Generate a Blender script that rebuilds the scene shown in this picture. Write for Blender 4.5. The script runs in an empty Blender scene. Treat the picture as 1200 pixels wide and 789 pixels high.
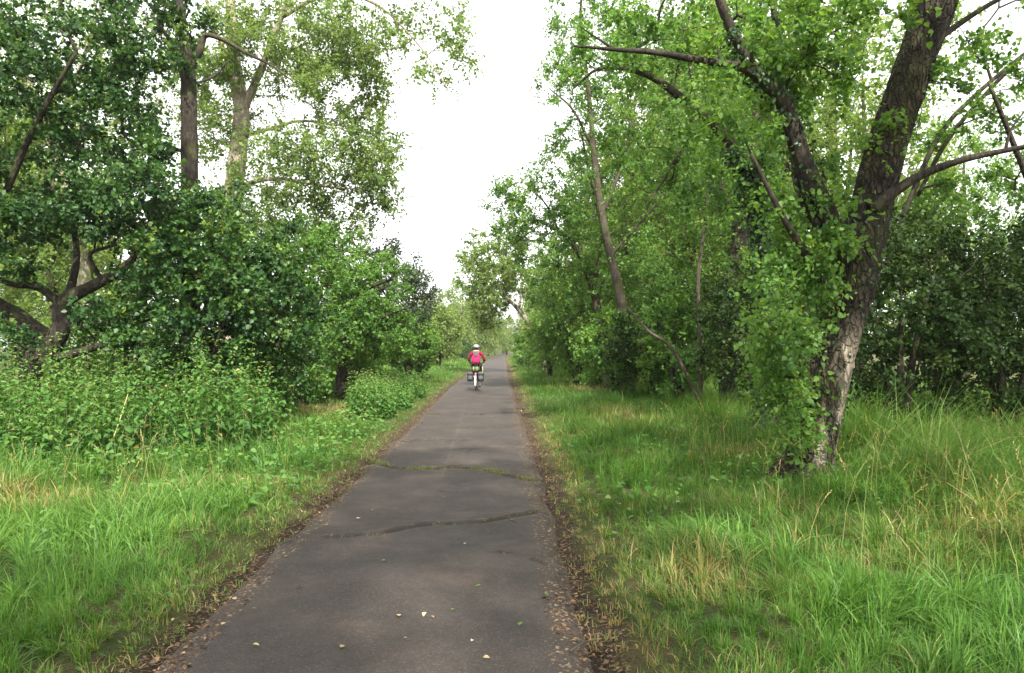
import bpy, math, random
import numpy as np
from mathutils import Vector

# ------------------------------------------------------------------ camera, sky, sun, exposure
sc = bpy.context.scene
C = sc.collection
F, EYE, U0, V0 = 857.0, 1.65, 600.0, 407.0       # focal length in photo pixels, eye height, horizon

cam_d = bpy.data.cameras.new('camera')
cam_d.sensor_width = 36.0
cam_d.lens = 36.0 * F / 1200.0
cam_d.shift_y = (V0 - 394.5) / 1200.0
cam_d.clip_start = 0.05
cam_d.clip_end = 6000
cam = bpy.data.objects.new('camera', cam_d)
C.objects.link(cam)
cam.location = (0, 0, EYE)
cam.rotation_euler = (math.radians(90), 0, 0)
sc.camera = cam

SUN_EL, SUN_AZ = math.radians(47), math.radians(168)   # azimuth clockwise from +Y (the view direction)
w = bpy.data.worlds.new('World')
sc.world = w
w.use_nodes = True
wn, wl = w.node_tree.nodes, w.node_tree.links
bg = wn['Background']
sky = wn.new('ShaderNodeTexSky')
sky.sky_type = 'NISHITA'
sky.sun_disc = False
sky.sun_elevation = SUN_EL
sky.sun_rotation = SUN_AZ
sky.dust_density = 4.0
hs = wn.new('ShaderNodeHueSaturation')          # thin white cloud: the same light, without the blue
hs.inputs['Saturation'].default_value = 0.1
hs.inputs['Value'].default_value = 1.0
wl.new(sky.outputs[0], hs.inputs['Color'])
cm = wn.new('ShaderNodeMix'); cm.data_type = 'RGBA'      # high white overcast veil over the sky
cm.inputs[0].default_value = .55
cm.inputs[7].default_value = (7.1, 7.1, 7.0, 1)
wl.new(hs.outputs[0], cm.inputs[6])
wl.new(cm.outputs[2], bg.inputs['Color'])
bg.inputs['Strength'].default_value = 0.15

sun_d = bpy.data.lights.new('sun', 'SUN')
sun_d.energy = 4.2
sun_d.angle = math.radians(1.5)
sun_d.color = (1.0, 0.95, 0.86)
sun = bpy.data.objects.new('sun', sun_d)
C.objects.link(sun)
sdir = Vector((math.sin(SUN_AZ) * math.cos(SUN_EL), math.cos(SUN_AZ) * math.cos(SUN_EL), math.sin(SUN_EL)))
sun.rotation_euler = sdir.to_track_quat('Z', 'Y').to_euler()
sun.location = (10, -10, 30)
sc.view_settings.view_transform = 'Standard'
sc.view_settings.look = 'None'
sc.view_settings.gamma = 1.0
sc.view_settings.use_curve_mapping = False
sc.view_settings.exposure = 1.55
sc.cycles.max_bounces = 8
sc.cycles.transmission_bounces = 6
sc.cycles.diffuse_bounces = 4

rng = np.random.default_rng(11)
TRIS = {}

# ------------------------------------------------------------------ helpers
def at(u, v, Y):
    """photo pixel at depth Y -> point"""
    return np.array([(u - U0) * Y / F, Y, EYE - (v - V0) * Y / F])

def hash3(i, j, k):
    with np.errstate(over='ignore'):
        n = (i.astype(np.int64) * 374761393 + j.astype(np.int64) * 668265263 + k.astype(np.int64) * 1274126177) & 0xffffffff
        n = ((n ^ (n >> 13)) * 1274126177) & 0xffffffff
        n = ((n ^ (n >> 16)) * 2246822519) & 0xffffffff
    return (n ^ (n >> 15)).astype(np.float64) / 4294967295.0

def vnoise(x, y, z=0.0):
    x, y, z = np.broadcast_arrays(np.asarray(x, float), np.asarray(y, float), np.asarray(z, float))
    i, j, k = np.floor(x), np.floor(y), np.floor(z)
    fx, fy, fz = x - i, y - j, z - k
    fx, fy, fz = [f * f * (3 - 2 * f) for f in (fx, fy, fz)]
    r = 0
    for a in (0, 1):
        for b in (0, 1):
            for c in (0, 1):
                wgt = (fx if a else 1 - fx) * (fy if b else 1 - fy) * (fz if c else 1 - fz)
                r = r + wgt * hash3(i + a, j + b, k + c)
    return r                                   # 0..1

def fbm(x, y, z=0.0, o=3):
    r, a, t = 0, 0.5, 0
    for q in range(o):
        r = r + a * vnoise(x * 2 ** q + 7.3 * q, y * 2 ** q + 3.1 * q, np.asarray(z) * 2 ** q)
        t += a
        a *= .5
    return r / t

def sstep(a, b, x):
    t = np.clip((x - a) / (b - a), 0, 1)
    return t * t * (3 - 2 * t)

def norm(v):
    return v / np.maximum(np.linalg.norm(v, axis=-1, keepdims=True), 1e-9)

def mesh_np(name, V, faces, attrs=None, mat=None, smooth=False, midx=None):
    """faces: list of int arrays (m,3) or (m,4)"""
    me = bpy.data.meshes.new(name)
    V = np.ascontiguousarray(V, dtype=np.float32)
    faces = [np.asarray(f, dtype=np.int32) for f in faces if len(f)]
    loops = np.concatenate([f.ravel() for f in faces])
    sizes = np.concatenate([np.full(len(f), f.shape[1], np.int32) for f in faces])
    starts = np.concatenate([[0], np.cumsum(sizes)[:-1]]).astype(np.int32)
    me.vertices.add(len(V)); me.loops.add(len(loops)); me.polygons.add(len(sizes))
    me.vertices.foreach_set('co', V.ravel())
    me.loops.foreach_set('vertex_index', loops)
    me.polygons.foreach_set('loop_start', starts)
    if smooth:
        me.polygons.foreach_set('use_smooth', np.ones(len(sizes), bool))
    mats = mat if isinstance(mat, (list, tuple)) else [mat]
    for m in mats:
        if m is not None:
            me.materials.append(m)
    if midx is not None:
        me.polygons.foreach_set('material_index', np.asarray(midx, np.int32))
    for k, a in (attrs or {}).items():
        at_ = me.attributes.new(k, 'FLOAT', 'POINT')
        at_.data.foreach_set('value', np.asarray(a, np.float32))
    me.update(calc_edges=True)
    TRIS[name] = TRIS.get(name, 0) + int((sizes - 2).sum())
    return me

def obj(name, me, parent=None):
    o = bpy.data.objects.new(name, me)
    C.objects.link(o)
    if parent is not None:
        o.parent = parent
    return o

def tag(o, label=None, cat=None, group=None, kind=None):
    if label: o['label'] = label
    if cat: o['category'] = cat
    if group: o['group'] = group
    if kind: o['kind'] = kind
    return o

def thing(name, label, cat, loc=(0, 0, 0), group=None, rz=0):
    o = bpy.data.objects.new(name, None)
    o.empty_display_size = .2
    C.objects.link(o)
    o.location = loc
    o.rotation_euler = (0, 0, rz)
    return tag(o, label, cat, group)

class MB:
    """collects pieces into one mesh"""
    def __init__(s):
        s.V, s.F3, s.F4, s.A, s.n = [], [], [], {}, 0
    def add(s, V, F, attrs=None):
        V = np.asarray(V, float)
        F = [f for f in (F if isinstance(F, list) else [F])]
        for f in F:
            f = np.asarray(f, np.int64)
            if len(f):
                (s.F3 if f.shape[1] == 3 else s.F4).append(f + s.n)
        s.V.append(V); s.n += len(V)
        for k, a in (attrs or {}).items():
            s.A.setdefault(k, []).append(np.broadcast_to(a, len(V)))
    def build(s, name, mat, parent=None, smooth=True, origin=None):
        V = np.concatenate(s.V)
        if origin is not None:
            V = V - np.asarray(origin)
        fs = [np.concatenate(x) for x in (s.F3, s.F4) if x]
        o = obj(name, mesh_np(name, V, fs, {k: np.concatenate(a) for k, a in s.A.items()}, mat, smooth), parent)
        return o

def tube(pts, rad, n=6, cap=True, jit=0.0, seed=0):
    pts = np.asarray(pts, float); rad = np.broadcast_to(np.asarray(rad, float), len(pts))
    T = np.gradient(pts, axis=0); T = norm(T)
    ref = np.array([0.0, 0, 1]) if abs(T[0][2]) < .9 else np.array([1.0, 0, 0])
    N = []
    nn = norm(np.cross(T[0], ref))
    for t in T:
        nn = norm(nn - t * np.dot(nn, t))
        N.append(nn)
    N = np.array(N); B = np.cross(T, N)
    a = np.linspace(0, 2 * np.pi, n, endpoint=False)
    R = rad[:, None] * np.ones(n)
    if jit:
        R = R * (1 + jit * (fbm(np.cos(a)[None] * 1.3 + seed, np.sin(a)[None] * 1.3 + np.arange(len(pts))[:, None] * .35, seed) - .5) * 2)
    V = (pts[:, None] + R[..., None] * (np.cos(a)[None, :, None] * N[:, None] + np.sin(a)[None, :, None] * B[:, None])).reshape(-1, 3)
    i = np.arange(len(pts) - 1)[:, None] * n; j = np.arange(n)[None]; j2 = (j + 1) % n
    F = np.stack([i + j, i + j2, i + n + j2, i + n + j], -1).reshape(-1, 4)
    out = [F]
    if cap:
        V = np.vstack([V, pts[:1], pts[-1:]])
        c0 = len(V) - 2
        jj = np.arange(n); k = (len(pts) - 1) * n
        out.append(np.stack([np.full(n, c0), (jj + 1) % n, jj], -1))
        out.append(np.stack([np.full(n, c0 + 1), k + jj, k + (jj + 1) % n], -1))
    return V, out

def catmull(P, m=6):
    P = np.asarray(P, float)
    Q = np.vstack([2 * P[0] - P[1], P, 2 * P[-1] - P[-2]])
    out = []
    for i in range(1, len(Q) - 2):
        for t in np.linspace(0, 1, m, endpoint=False):
            a, b, c, d = Q[i - 1:i + 3]
            out.append(.5 * (2 * b + (c - a) * t + (2 * a - 5 * b + 4 * c - d) * t * t + (3 * b - a - 3 * c + d) * t ** 3))
    out.append(P[-1])
    return np.array(out)

# ------------------------------------------------------------------ materials
class NT:
    def __init__(s, name):
        s.m = bpy.data.materials.new(name); s.m.use_nodes = True
        s.n, s.l = s.m.node_tree.nodes, s.m.node_tree.links
        s.n.clear()
        s.out = s.n.new('ShaderNodeOutputMaterial')
    def node(s, t, **k):
        x = s.n.new(t)
        for a, b in k.items():
            setattr(x, a, b)
        return x
    def put(s, sock, v):
        if hasattr(v, 'is_linked') or hasattr(v, 'links'):
            s.l.new(v, sock)
        else:
            sock.default_value = v
    def attr(s, name):
        return s.node('ShaderNodeAttribute', attribute_name=name).outputs['Fac']
    def pos(s, scale=(1, 1, 1), kind='Object'):
        t = s.node('ShaderNodeTexCoord'); m = s.node('ShaderNodeMapping')
        s.l.new(t.outputs[kind], m.inputs[0]); m.inputs['Scale'].default_value = scale
        return m.outputs[0]
    def noise(s, vec, scale, detail=3, rough=.55):
        x = s.node('ShaderNodeTexNoise'); s.l.new(vec, x.inputs['Vector'])
        x.inputs['Scale'].default_value = scale; x.inputs['Detail'].default_value = detail; x.inputs['Roughness'].default_value = rough
        return x.outputs['Fac']
    def vor(s, vec, scale, feature='F1', out='Distance'):
        x = s.node('ShaderNodeTexVoronoi', feature=feature); s.l.new(vec, x.inputs['Vector'])
        x.inputs['Scale'].default_value = scale
        return x.outputs[out]
    def ramp(s, fac, stops):
        x = s.node('ShaderNodeValToRGB'); s.put(x.inputs[0], fac)
        e = x.color_ramp.elements
        while len(e) < len(stops): e.new(.5)
        for q, (p, c) in zip(e, stops):
            q.position = p; q.color = (*c, 1) if len(c) == 3 else c
        return x.outputs[0]
    def mix(s, fac, a, b, mode='MIX'):
        x = s.node('ShaderNodeMix', data_type='RGBA', blend_type=mode)
        s.put(x.inputs[0], fac)
        s.put(x.inputs[6], a if not isinstance(a, tuple) else (*a, 1)[:4]); s.put(x.inputs[7], b if not isinstance(b, tuple) else (*b, 1)[:4])
        return x.outputs[2]
    def math(s, op, a, b=0.0, clamp=False):
        x = s.node('ShaderNodeMath', operation=op); x.use_clamp = clamp
        s.put(x.inputs[0], a); s.put(x.inputs[1], b)
        return x.outputs[0]
    def bump(s, h, strength=.5, dist=.02):
        x = s.node('ShaderNodeBump'); s.l.new(h, x.inputs['Height'])
        x.inputs['Strength'].default_value = strength; x.inputs['Distance'].default_value = dist
        return x.outputs[0]
    def bsdf(s, col, rough=.6, spec=.5, normal=None, metal=0.0):
        p = s.node('ShaderNodeBsdfPrincipled')
        s.put(p.inputs['Base Color'], col if not isinstance(col, tuple) else (*col, 1)[:4])
        s.put(p.inputs['Roughness'], rough); p.inputs['Specular IOR Level'].default_value = spec
        p.inputs['Metallic'].default_value = metal
        if normal is not None: s.l.new(normal, p.inputs['Normal'])
        return p.outputs[0]
    def done(s, sh):
        s.l.new(sh, s.out.inputs['Surface']); return s.m

def leaf_mat(name, stops, trans=.4, tcol=1.6, rough=.5, spec=.28, dry=False):
    t = NT(name)
    a = t.attr('tint')
    oi = t.node('ShaderNodeObjectInfo')
    a2 = t.math('ADD', a, t.math('MULTIPLY', t.math('SUBTRACT', oi.outputs['Random'], .5), .15))
    col = t.ramp(a2, stops)
    if dry:
        d = t.attr('dry')
        straw = t.ramp(a, [(0, (.16, .105, .045)), (.5, (.33, .24, .11)), (1, (.5, .40, .2))])
        col = t.mix(d, col, straw)
    p = t.bsdf(col, rough, spec)
    tr = t.node('ShaderNodeBsdfTranslucent')
    tc = t.mix(1.0, col, (1.15 * tcol, 1.05 * tcol, .55 * tcol), 'MULTIPLY')
    t.l.new(tc, tr.inputs[0])
    ms = t.node('ShaderNodeMixShader'); ms.inputs[0].default_value = trans
    t.l.new(p, ms.inputs[1]); t.l.new(tr.outputs[0], ms.inputs[2])
    return t.done(ms.outputs[0])

def bark_mat(name, dark, mid, light, scale=1.0, moss=.0, bump=.8, plates=False):
    t = NT(name)
    v = t.pos((1, 1, .36)); v1 = t.pos()
    n1 = t.noise(v, 22 * scale, 6, .65)
    n2 = t.noise(v1, 3.2 * scale, 4)
    vo = t.vor(v, 16 * scale)
    h = t.math('ADD', n1, t.math('MULTIPLY', vo, .7))
    col = t.ramp(n1, [(.3, dark), (.5, mid), (.68, light)])
    col = t.mix(t.ramp(n2, [(.42, (0, 0, 0)), (.62, (1, 1, 1))]), col, t.mix(.6, col, dark))
    if plates:      # furrows between long bark plates
        wv = t.node('ShaderNodeVectorMath', operation='ADD')
        nz = t.node('ShaderNodeTexNoise'); t.l.new(v1, nz.inputs['Vector']); nz.inputs['Scale'].default_value = 9; nz.inputs['Detail'].default_value = 3
        sc_ = t.node('ShaderNodeVectorMath', operation='SCALE'); t.l.new(nz.outputs['Color'], sc_.inputs[0]); sc_.inputs['Scale'].default_value = .09
        t.l.new(v, wv.inputs[0]); t.l.new(sc_.outputs[0], wv.inputs[1])
        ed = t.vor(wv.outputs[0], 17, 'DISTANCE_TO_EDGE')
        fur = t.ramp(ed, [(.02, (0, 0, 0)), (.16, (1, 1, 1))])
        col = t.mix(fur, t.mix(.75, col, dark), col)
        h = t.math('ADD', h, t.math('MULTIPLY', fur, 1.6))
    if moss:
        n3 = t.noise(v1, 2.1, 5, .7)
        col = t.mix(t.math('MULTIPLY', t.ramp(n3, [(.48, (0, 0, 0)), (.6, (1, 1, 1))]), moss), col, (.07, .085, .02))
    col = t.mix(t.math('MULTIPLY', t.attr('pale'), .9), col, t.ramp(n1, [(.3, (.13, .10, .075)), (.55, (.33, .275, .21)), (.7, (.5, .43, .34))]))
    return t.done(t.bsdf(col, .9, .2, t.bump(h, bump, .02)))

def plain(name, col, rough=.6, spec=.4, metal=0.0, var=.25, scale=30):
    t = NT(name)
    n = t.noise(t.pos(), scale, 4)
    c = t.ramp(n, [(.3, tuple(x * (1 - var) for x in col)), (.7, tuple(min(1, x * (1 + var)) for x in col))])
    return t.done(t.bsdf(c, rough, spec, None, metal))

M = {}
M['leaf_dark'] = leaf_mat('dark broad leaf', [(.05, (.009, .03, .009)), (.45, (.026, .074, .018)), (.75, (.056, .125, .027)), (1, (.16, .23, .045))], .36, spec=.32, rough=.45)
M['leaf_poplar'] = leaf_mat('poplar leaf', [(.05, (.06, .115, .026)), (.5, (.125, .2, .046)), (1, (.2, .27, .075))], .48)
M['leaf_right'] = leaf_mat('fresh leaf', [(.05, (.036, .098, .02)), (.5, (.090, .19, .036)), (1, (.18, .28, .06))], .48)
M['leaf_thicket'] = leaf_mat('thicket leaf', [(.05, (.010, .025, .007)), (.5, (.024, .052, .012)), (1, (.07, .11, .025))], .3, spec=.14)  # dark leaf, deepened further to carry the thicket's shade in its colour
M['leaf_willow'] = leaf_mat('pale far leaf', [(.05, (.08, .135, .032)), (.5, (.14, .205, .052)), (1, (.2, .265, .08))], .42)  # pale leaf, brightened further so distance haze is partly in the colour
M['leaf_ivy'] = leaf_mat('ivy leaf', [(.05, (.012, .036, .012)), (.6, (.028, .066, .018)), (1, (.05, .1, .025))], .2, rough=.32)
M['leaf_purple'] = leaf_mat('dusky leaf', [(.05, (.03, .045, .03)), (.6, (.05, .075, .04)), (1, (.08, .12, .05))], .3)
M['grass'] = leaf_mat('grass blade', [(.0, (.020, .075, .011)), (.5, (.062, .165, .021)), (1, (.15, .27, .05))], .38, dry=True, rough=.5)
M['nettle'] = leaf_mat('nettle leaf', [(.0, (.020, .07, .014)), (.5, (.058, .145, .027)), (1, (.13, .225, .05))], .36, dry=True, rough=.55)
M['litter'] = leaf_mat('fallen leaf', [(.0, (.06, .032, .018)), (.4, (.15, .085, .045)), (.7, (.27, .17, .09)), (1, (.42, .34, .2))], .1, rough=.7)
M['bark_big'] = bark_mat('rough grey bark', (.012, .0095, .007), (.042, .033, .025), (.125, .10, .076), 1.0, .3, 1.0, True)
M['bark_dark'] = bark_mat('dark bark', (.012, .010, .008), (.034, .027, .021), (.075, .06, .047), 1.2, .3)
M['bark_mid'] = bark_mat('brown bark', (.024, .019, .014), (.06, .048, .036), (.11, .092, .07), 1.2, .35)
M['bark_pale'] = bark_mat('pale bark', (.13, .105, .075), (.29, .245, .19), (.43, .38, .31), .8, .25, .6)
M['stem'] = plain('green stem', (.085, .12, .035), .6)
M['twig'] = plain('twig brown', (.075, .055, .038), .8, .2)

# ------------------------------------------------------------------ path geometry functions
def pcx(y): return np.interp(y, [0, 3.7, 10, 16, 22, 30, 45, 60, 100, 150, 175, 200, 230, 300, 400], [-.70, -.73, -.82, -.95, -1.1, -1.27, -1.45, -1.6, -2.1, -2.6, -2.3, -1.2, 1.5, 12, 35])
def phw(y): return np.interp(y, [0, 10, 22, 30, 60, 150], [1.05, 1.09, 1.17, 1.2, 1.12, 1.08])
def edge_d(x, y): return np.abs(x - pcx(y)) - phw(y)
def gz(x, y):
    d = edge_d(x, y)
    far = sstep(60, 140, np.hypot(x, y))
    z = -.05 + sstep(-.05, .9, d) * (.05 + .14 * (fbm(x * .45, y * .45, 3.3) - .35) + .05 * (fbm(x * 1.7, y * 1.7, 9) - .5))
    z = z + sstep(1.5, 5, d) * .12 * (fbm(x * .2 + 40, y * .2, 1) - .3)
    return z * (1 - .5 * far)

# ------------------------------------------------------------------ ground
def spread(lo, hi, step, reach, g=1.22):
    c = list(np.arange(lo, hi + 1e-6, step))
    d, x = step, hi
    while x < reach:
        d *= g; x += d; c.append(x)
    d, x = step, lo
    while x > -reach:
        d *= g; x -= d; c.insert(0, x)
    return np.array(c)
xs, ys = spread(-9, 9, .14, 1100), spread(1.5, 26, .22, 1100)
X, Yg = np.meshgrid(xs, ys)
Z = gz(X, Yg)
nx, ny = len(xs), len(ys)
i = (np.arange(ny - 1)[:, None] * nx + np.arange(nx - 1)[None]).ravel()
d = edge_d(X, Yg)
dirt = sstep(.5, .05, d + .3 * (fbm(X * 2.2, Yg * 2.2, 5) - .5))
t = NT('meadow soil')
p3 = t.pos()
n1, n2 = t.noise(p3, 1.4, 5), t.noise(p3, 26, 6, .75)
stw = t.noise(t.pos((1, 1, 1)), 130, 4, .8)
bit = t.node('ShaderNodeSeparateColor'); t.l.new(t.vor(p3, 55, 'F1', 'Color'), bit.inputs[0])
green = t.ramp(n2, [(.35, (.012, .022, .006)), (.5, (.035, .06, .014)), (.66, (.07, .095, .025))])
straw = t.ramp(stw, [(.34, (.022, .017, .009)), (.5, (.08, .062, .03)), (.66, (.24, .19, .10))])
col = t.mix(t.ramp(n1, [(.42, (.2, .2, .2)), (.62, (.8, .8, .8))]), green, straw)
n4 = t.noise(p3, 70, 6, .8)
soil = t.ramp(n4, [(.36, (.010, .007, .005)), (.52, (.036, .026, .019)), (.64, (.10, .075, .052))])
soil = t.mix(t.ramp(bit.outputs[0], [(.74, (0, 0, 0)), (.80, (.9, .9, .9))]), soil, t.ramp(bit.outputs[1], [(0, (.05, .03, .018)), (.6, (.16, .1, .055)), (1, (.32, .25, .15))]))
dsoft = t.math('ADD', t.attr('dirt'), t.math('MULTIPLY', t.math('SUBTRACT', n2, .5), 1.6))
col = t.mix(t.ramp(dsoft, [(.35, (0, 0, 0)), (.6, (1, 1, 1))]), col, soil)
M['ground'] = t.done(t.bsdf(col, .95, .1, t.bump(t.math('ADD', n2, n4), .9, .03)))
g = obj('ground', mesh_np('ground', np.stack([X, Yg, Z], -1).reshape(-1, 3), [np.stack([i, i + 1, i + nx + 1, i + nx], -1)], {'dirt': dirt.ravel()}, M['ground'], True))
tag(g, 'flat ground of soil and turf under the verges', kind='structure')

# ------------------------------------------------------------------ path: old asphalt, lifted and cracked by roots
CR = [  # (polyline in world from photo pixels, half width of crack, hump height, moss)
    ([(425, 537), (445, 546), (470, 553), (500, 553), (540, 553), (575, 555), (598, 562), (622, 566)], .034, .055, 1.0),
    ([(335, 634), (365, 637), (400, 634), (436, 632), (470, 625), (505, 620), (548, 619), (590, 612), (628, 604)], .020, .050, .2),
    ([(425, 632), (445, 626), (462, 620)], .006, .0, .0),
    ([(585, 648), (610, 653), (635, 660), (655, 668)], .02, .012, .25),
    ([(455, 518), (500, 517), (560, 518), (606, 518)], .02, .03, .0),
    ([(540, 528), (570, 527), (600, 526)], .014, .02, .0),
    ([(455, 573), (490, 580), (520, 578), (545, 586)], .006, .0, .0),
    ([(540, 553), (548, 535), (556, 521)], .006, .0, .0),
    ([(470, 505), (520, 502), (570, 504), (604, 501)], .014, .02, .1),
    ([(436, 600), (470, 612), (500, 621)], .005, .0, .0),
    ([(500, 486), (545, 487), (606, 485)], .035, .035, .0),
    ([(528, 455), (560, 456), (598, 455)], .05, .03, .2),
    ([(545, 440), (570, 441), (596, 440)], .08, .04, .2),
    ([(552, 434), (575, 434), (594, 434)], .10, .04, .2),
]
def px_ground(u, v):
    Y = F * EYE / (v - V0)
    return np.array([(u - U0) * Y / F, Y])
CRW = [(catmull([px_ground(*q) for q in pl], 8), hw_, hh, ms) for pl, hw_, hh, ms in CR]
def seg_dist(x, y, pl):
    best = np.full(x.shape, 1e9); sgn = np.zeros(x.shape)
    for a, b in zip(pl[:-1], pl[1:]):
        ab = b - a
        tt = np.clip(((x - a[0]) * ab[0] + (y - a[1]) * ab[1]) / (ab @ ab), 0, 1)
        dd = np.hypot(x - a[0] - tt * ab[0], y - a[1] - tt * ab[1])
        m_ = dd < best
        best = np.where(m_, dd, best); sgn = np.where(m_, np.sign(y - a[1] - tt * ab[1]), sgn)
    return best, sgn
rows = [1.0]
cy = [(pl[:, 1].min() - .12, pl[:, 1].max() + .12) for pl, *_ in CRW if pl[:, 1].max() < 20]
while rows[-1] < 420:
    y = rows[-1]
    st = .09 + .012 * y
    if any(a < y < b for a, b in cy): st = .018 + .0012 * y
    rows.append(y + st)
rows = np.array(rows)
NC = 84
tt = np.linspace(-1.16, 1.16, NC)
PY = np.repeat(rows[:, None], NC, 1)
rag = .05 * (fbm(np.sign(tt)[None] * 5 + 0 * PY, PY * 1.7, 2.2) - .5) * (np.abs(tt)[None] > .95)
PX = pcx(PY) + phw(PY) * (tt[None] + rag)
PZ = .012 * (1 - tt[None] ** 2) + .012 * (fbm(PX * .9, PY * .7, 8) - .5)
PZ = PZ - .075 * sstep(.97, 1.16, np.abs(tt[None]))
crack = np.zeros(PX.shape); moss = np.zeros(PX.shape); dirt_c = np.zeros(PX.shape)
wob = .07 * (fbm(PX * 5, PY * 5, 1.5, 4) - .5) + .03 * (vnoise(PX * 17, PY * 17, 2) - .5)
for pl, hw_, hh, ms in CRW:
    lo, hi = pl[:, 1].min() - .8, pl[:, 1].max() + .8
    r = np.where((rows > lo) & (rows < hi))[0]
    if not len(r): continue
    sl = slice(r[0], r[-1] + 1)
    dd, sg = seg_dist(PX[sl] + wob[sl], PY[sl] + 1.3 * wob[sl], pl)
    PZ[sl] += hh * np.exp(-(dd / .30) ** 2) * (.75 + .35 * sg * np.exp(-dd / .07))
    cw = hw_ * (.15 + 1.5 * sstep(.25, .75, fbm(PX[sl] * 5, PY[sl] * 5, 4)))
    PZ[sl] -= .026 * sstep(cw * 1.4, cw * .3, dd) * min(1, hw_ / .012)
    crack[sl] = np.maximum(crack[sl], sstep(cw * 1.8, cw * .5, dd))
    dirt_c[sl] = np.maximum(dirt_c[sl], .8 * sstep(cw * 5, cw * 1.2, dd) * sstep(.36, .6, fbm(PX[sl] * 4, PY[sl] * 4, 16)))
    moss[sl] = np.maximum(moss[sl], ms * sstep(cw * 2.8, cw * .8, dd) * sstep(.34, .55, fbm(PX[sl] * 3.2, PY[sl] * 3.2, 6)))
er = .35 * (fbm(PX * 1.6, PY * 1.6, 12) - .5) + .18 * (fbm(PX * 9, PY * 9, 1) - .5)
dl = np.where(tt[None] > 0, sstep(.80, .96, tt[None] + .6 * er), sstep(.84, 1.0, -tt[None] + .5 * er))
line = sstep(.03, .012, seg_dist(PX, PY, catmull([px_ground(*q) for q in [(516, 566), (528, 530), (541, 490), (546, 470)]], 6))[0]) * .13
t = NT('old asphalt')
p3 = t.pos()
big = t.noise(p3, 1.3, 6, .65)
med = t.noise(p3, 7, 5, .65)
grit = t.vor(p3, 120, 'F1', 'Color')
grit2 = t.vor(p3, 120, 'F1', 'Distance')
fine = t.noise(p3, 240, 2, .6)
sep = t.node('ShaderNodeSeparateColor'); t.l.new(grit, sep.inputs[0])
base = t.ramp(big, [(.28, (.019, .0148, .0125)), (.46, (.031, .0235, .0192)), (.58, (.043, .0315, .0245)), (.72, (.080, .054, .038))])
base = t.mix(t.math('MULTIPLY', med, .5), base, (.035, .028, .025))
base = t.mix(t.ramp(sep.outputs[0], [(.80, (0, 0, 0)), (.95, (.32, .32, .32))]), base, (.14, .115, .095))
base = t.mix(t.ramp(sep.outputs[1], [(.72, (0, 0, 0)), (.9, (.6, .6, .6))]), base, (.018, .016, .016))
base = t.mix(t.math('MULTIPLY', t.attr('line'), t.ramp(med, [(.4, (0, 0, 0)), (.6, (.6, .6, .6))])), base, (.3, .28, .26))
soil = t.ramp(t.noise(p3, 55, 5, .75), [(.3, (.012, .009, .007)), (.52, (.036, .027, .021)), (.72, (.1, .076, .056))])
bit = t.node('ShaderNodeSeparateColor'); t.l.new(t.vor(p3, 60, 'F1', 'Color'), bit.inputs[0])
soil = t.mix(t.ramp(bit.outputs[0], [(.80, (0, 0, 0)), (.86, (.8, .8, .8))]), soil, t.ramp(bit.outputs[1], [(0, (.05, .03, .018)), (.6, (.14, .09, .05)), (1, (.28, .22, .13))]))
dsoft = t.math('ADD', t.attr('dirt'), t.math('MULTIPLY', t.math('SUBTRACT', t.noise(p3, 22, 6, .75), .5), 1.5))
base = t.mix(t.ramp(dsoft, [(.36, (0, 0, 0)), (.64, (1, 1, 1))]), base, soil)
mossc = t.ramp(t.noise(p3, 90, 3), [(.35, (.05, .05, .015)), (.65, (.15, .15, .04))])
base = t.mix(t.attr('moss'), base, mossc)
base = t.mix(t.math('MULTIPLY', t.attr('crack'), .85), base, (.02, .016, .012))
rg = t.ramp(med, [(.3, (.62, .62, .62)), (.7, (.8, .8, .8))])
M['path'] = t.done(t.bsdf(base, rg, .35, t.bump(t.math('ADD', t.math('MULTIPLY', grit2, .9), fine), .55, .006)))
i = (np.arange(len(rows) - 1)[:, None] * NC + np.arange(NC - 1)[None]).ravel()
po = obj('path', mesh_np('path', np.stack([PX, PY, PZ], -1).reshape(-1, 3), [np.stack([i, i + 1, i + NC + 1, i + NC], -1)],
         {'dirt': np.clip(np.maximum(dl, dirt_c), 0, 1).ravel(), 'crack': crack.ravel(), 'moss': moss.ravel(), 'line': line.ravel()}, M['path'], True))
tag(po, 'narrow straight cycle path of old dark asphalt with root cracks', kind='structure')

# ------------------------------------------------------------------ leaves and blades
def leaves(P, A, Nn, L, W, six=False, curl=.15, fold=.25):
    n = len(P)
    L = np.broadcast_to(L, n)[:, None]; W = np.broadcast_to(W, n)[:, None]
    A = norm(A); S = norm(np.cross(A, Nn)); Nn = np.cross(S, A)
    tip = P + A * L - Nn * L * curl
    if not six:
        m = P + A * L * .42 + Nn * W * fold
        V = np.stack([P, m + S * W, tip, m - S * W], 1).reshape(-1, 3)
        b = np.arange(n)[:, None] * 4
        return V, [np.concatenate([b + [0, 1, 2], b + [0, 2, 3]])], 4
    m1 = P + A * L * .22 + Nn * W * fold
    m2 = P + A * L * .6 + Nn * W * fold - Nn * L * curl * .4
    V = np.stack([P, m1 + S * W * .88, m2 + S * W * .78, tip, m2 - S * W * .78, m1 - S * W * .88], 1).reshape(-1, 3)
    b = np.arange(n)[:, None] * 6
    return V, [np.concatenate([b + [0, 1, 2, 3], b + [0, 3, 4, 5]])], 6

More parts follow.
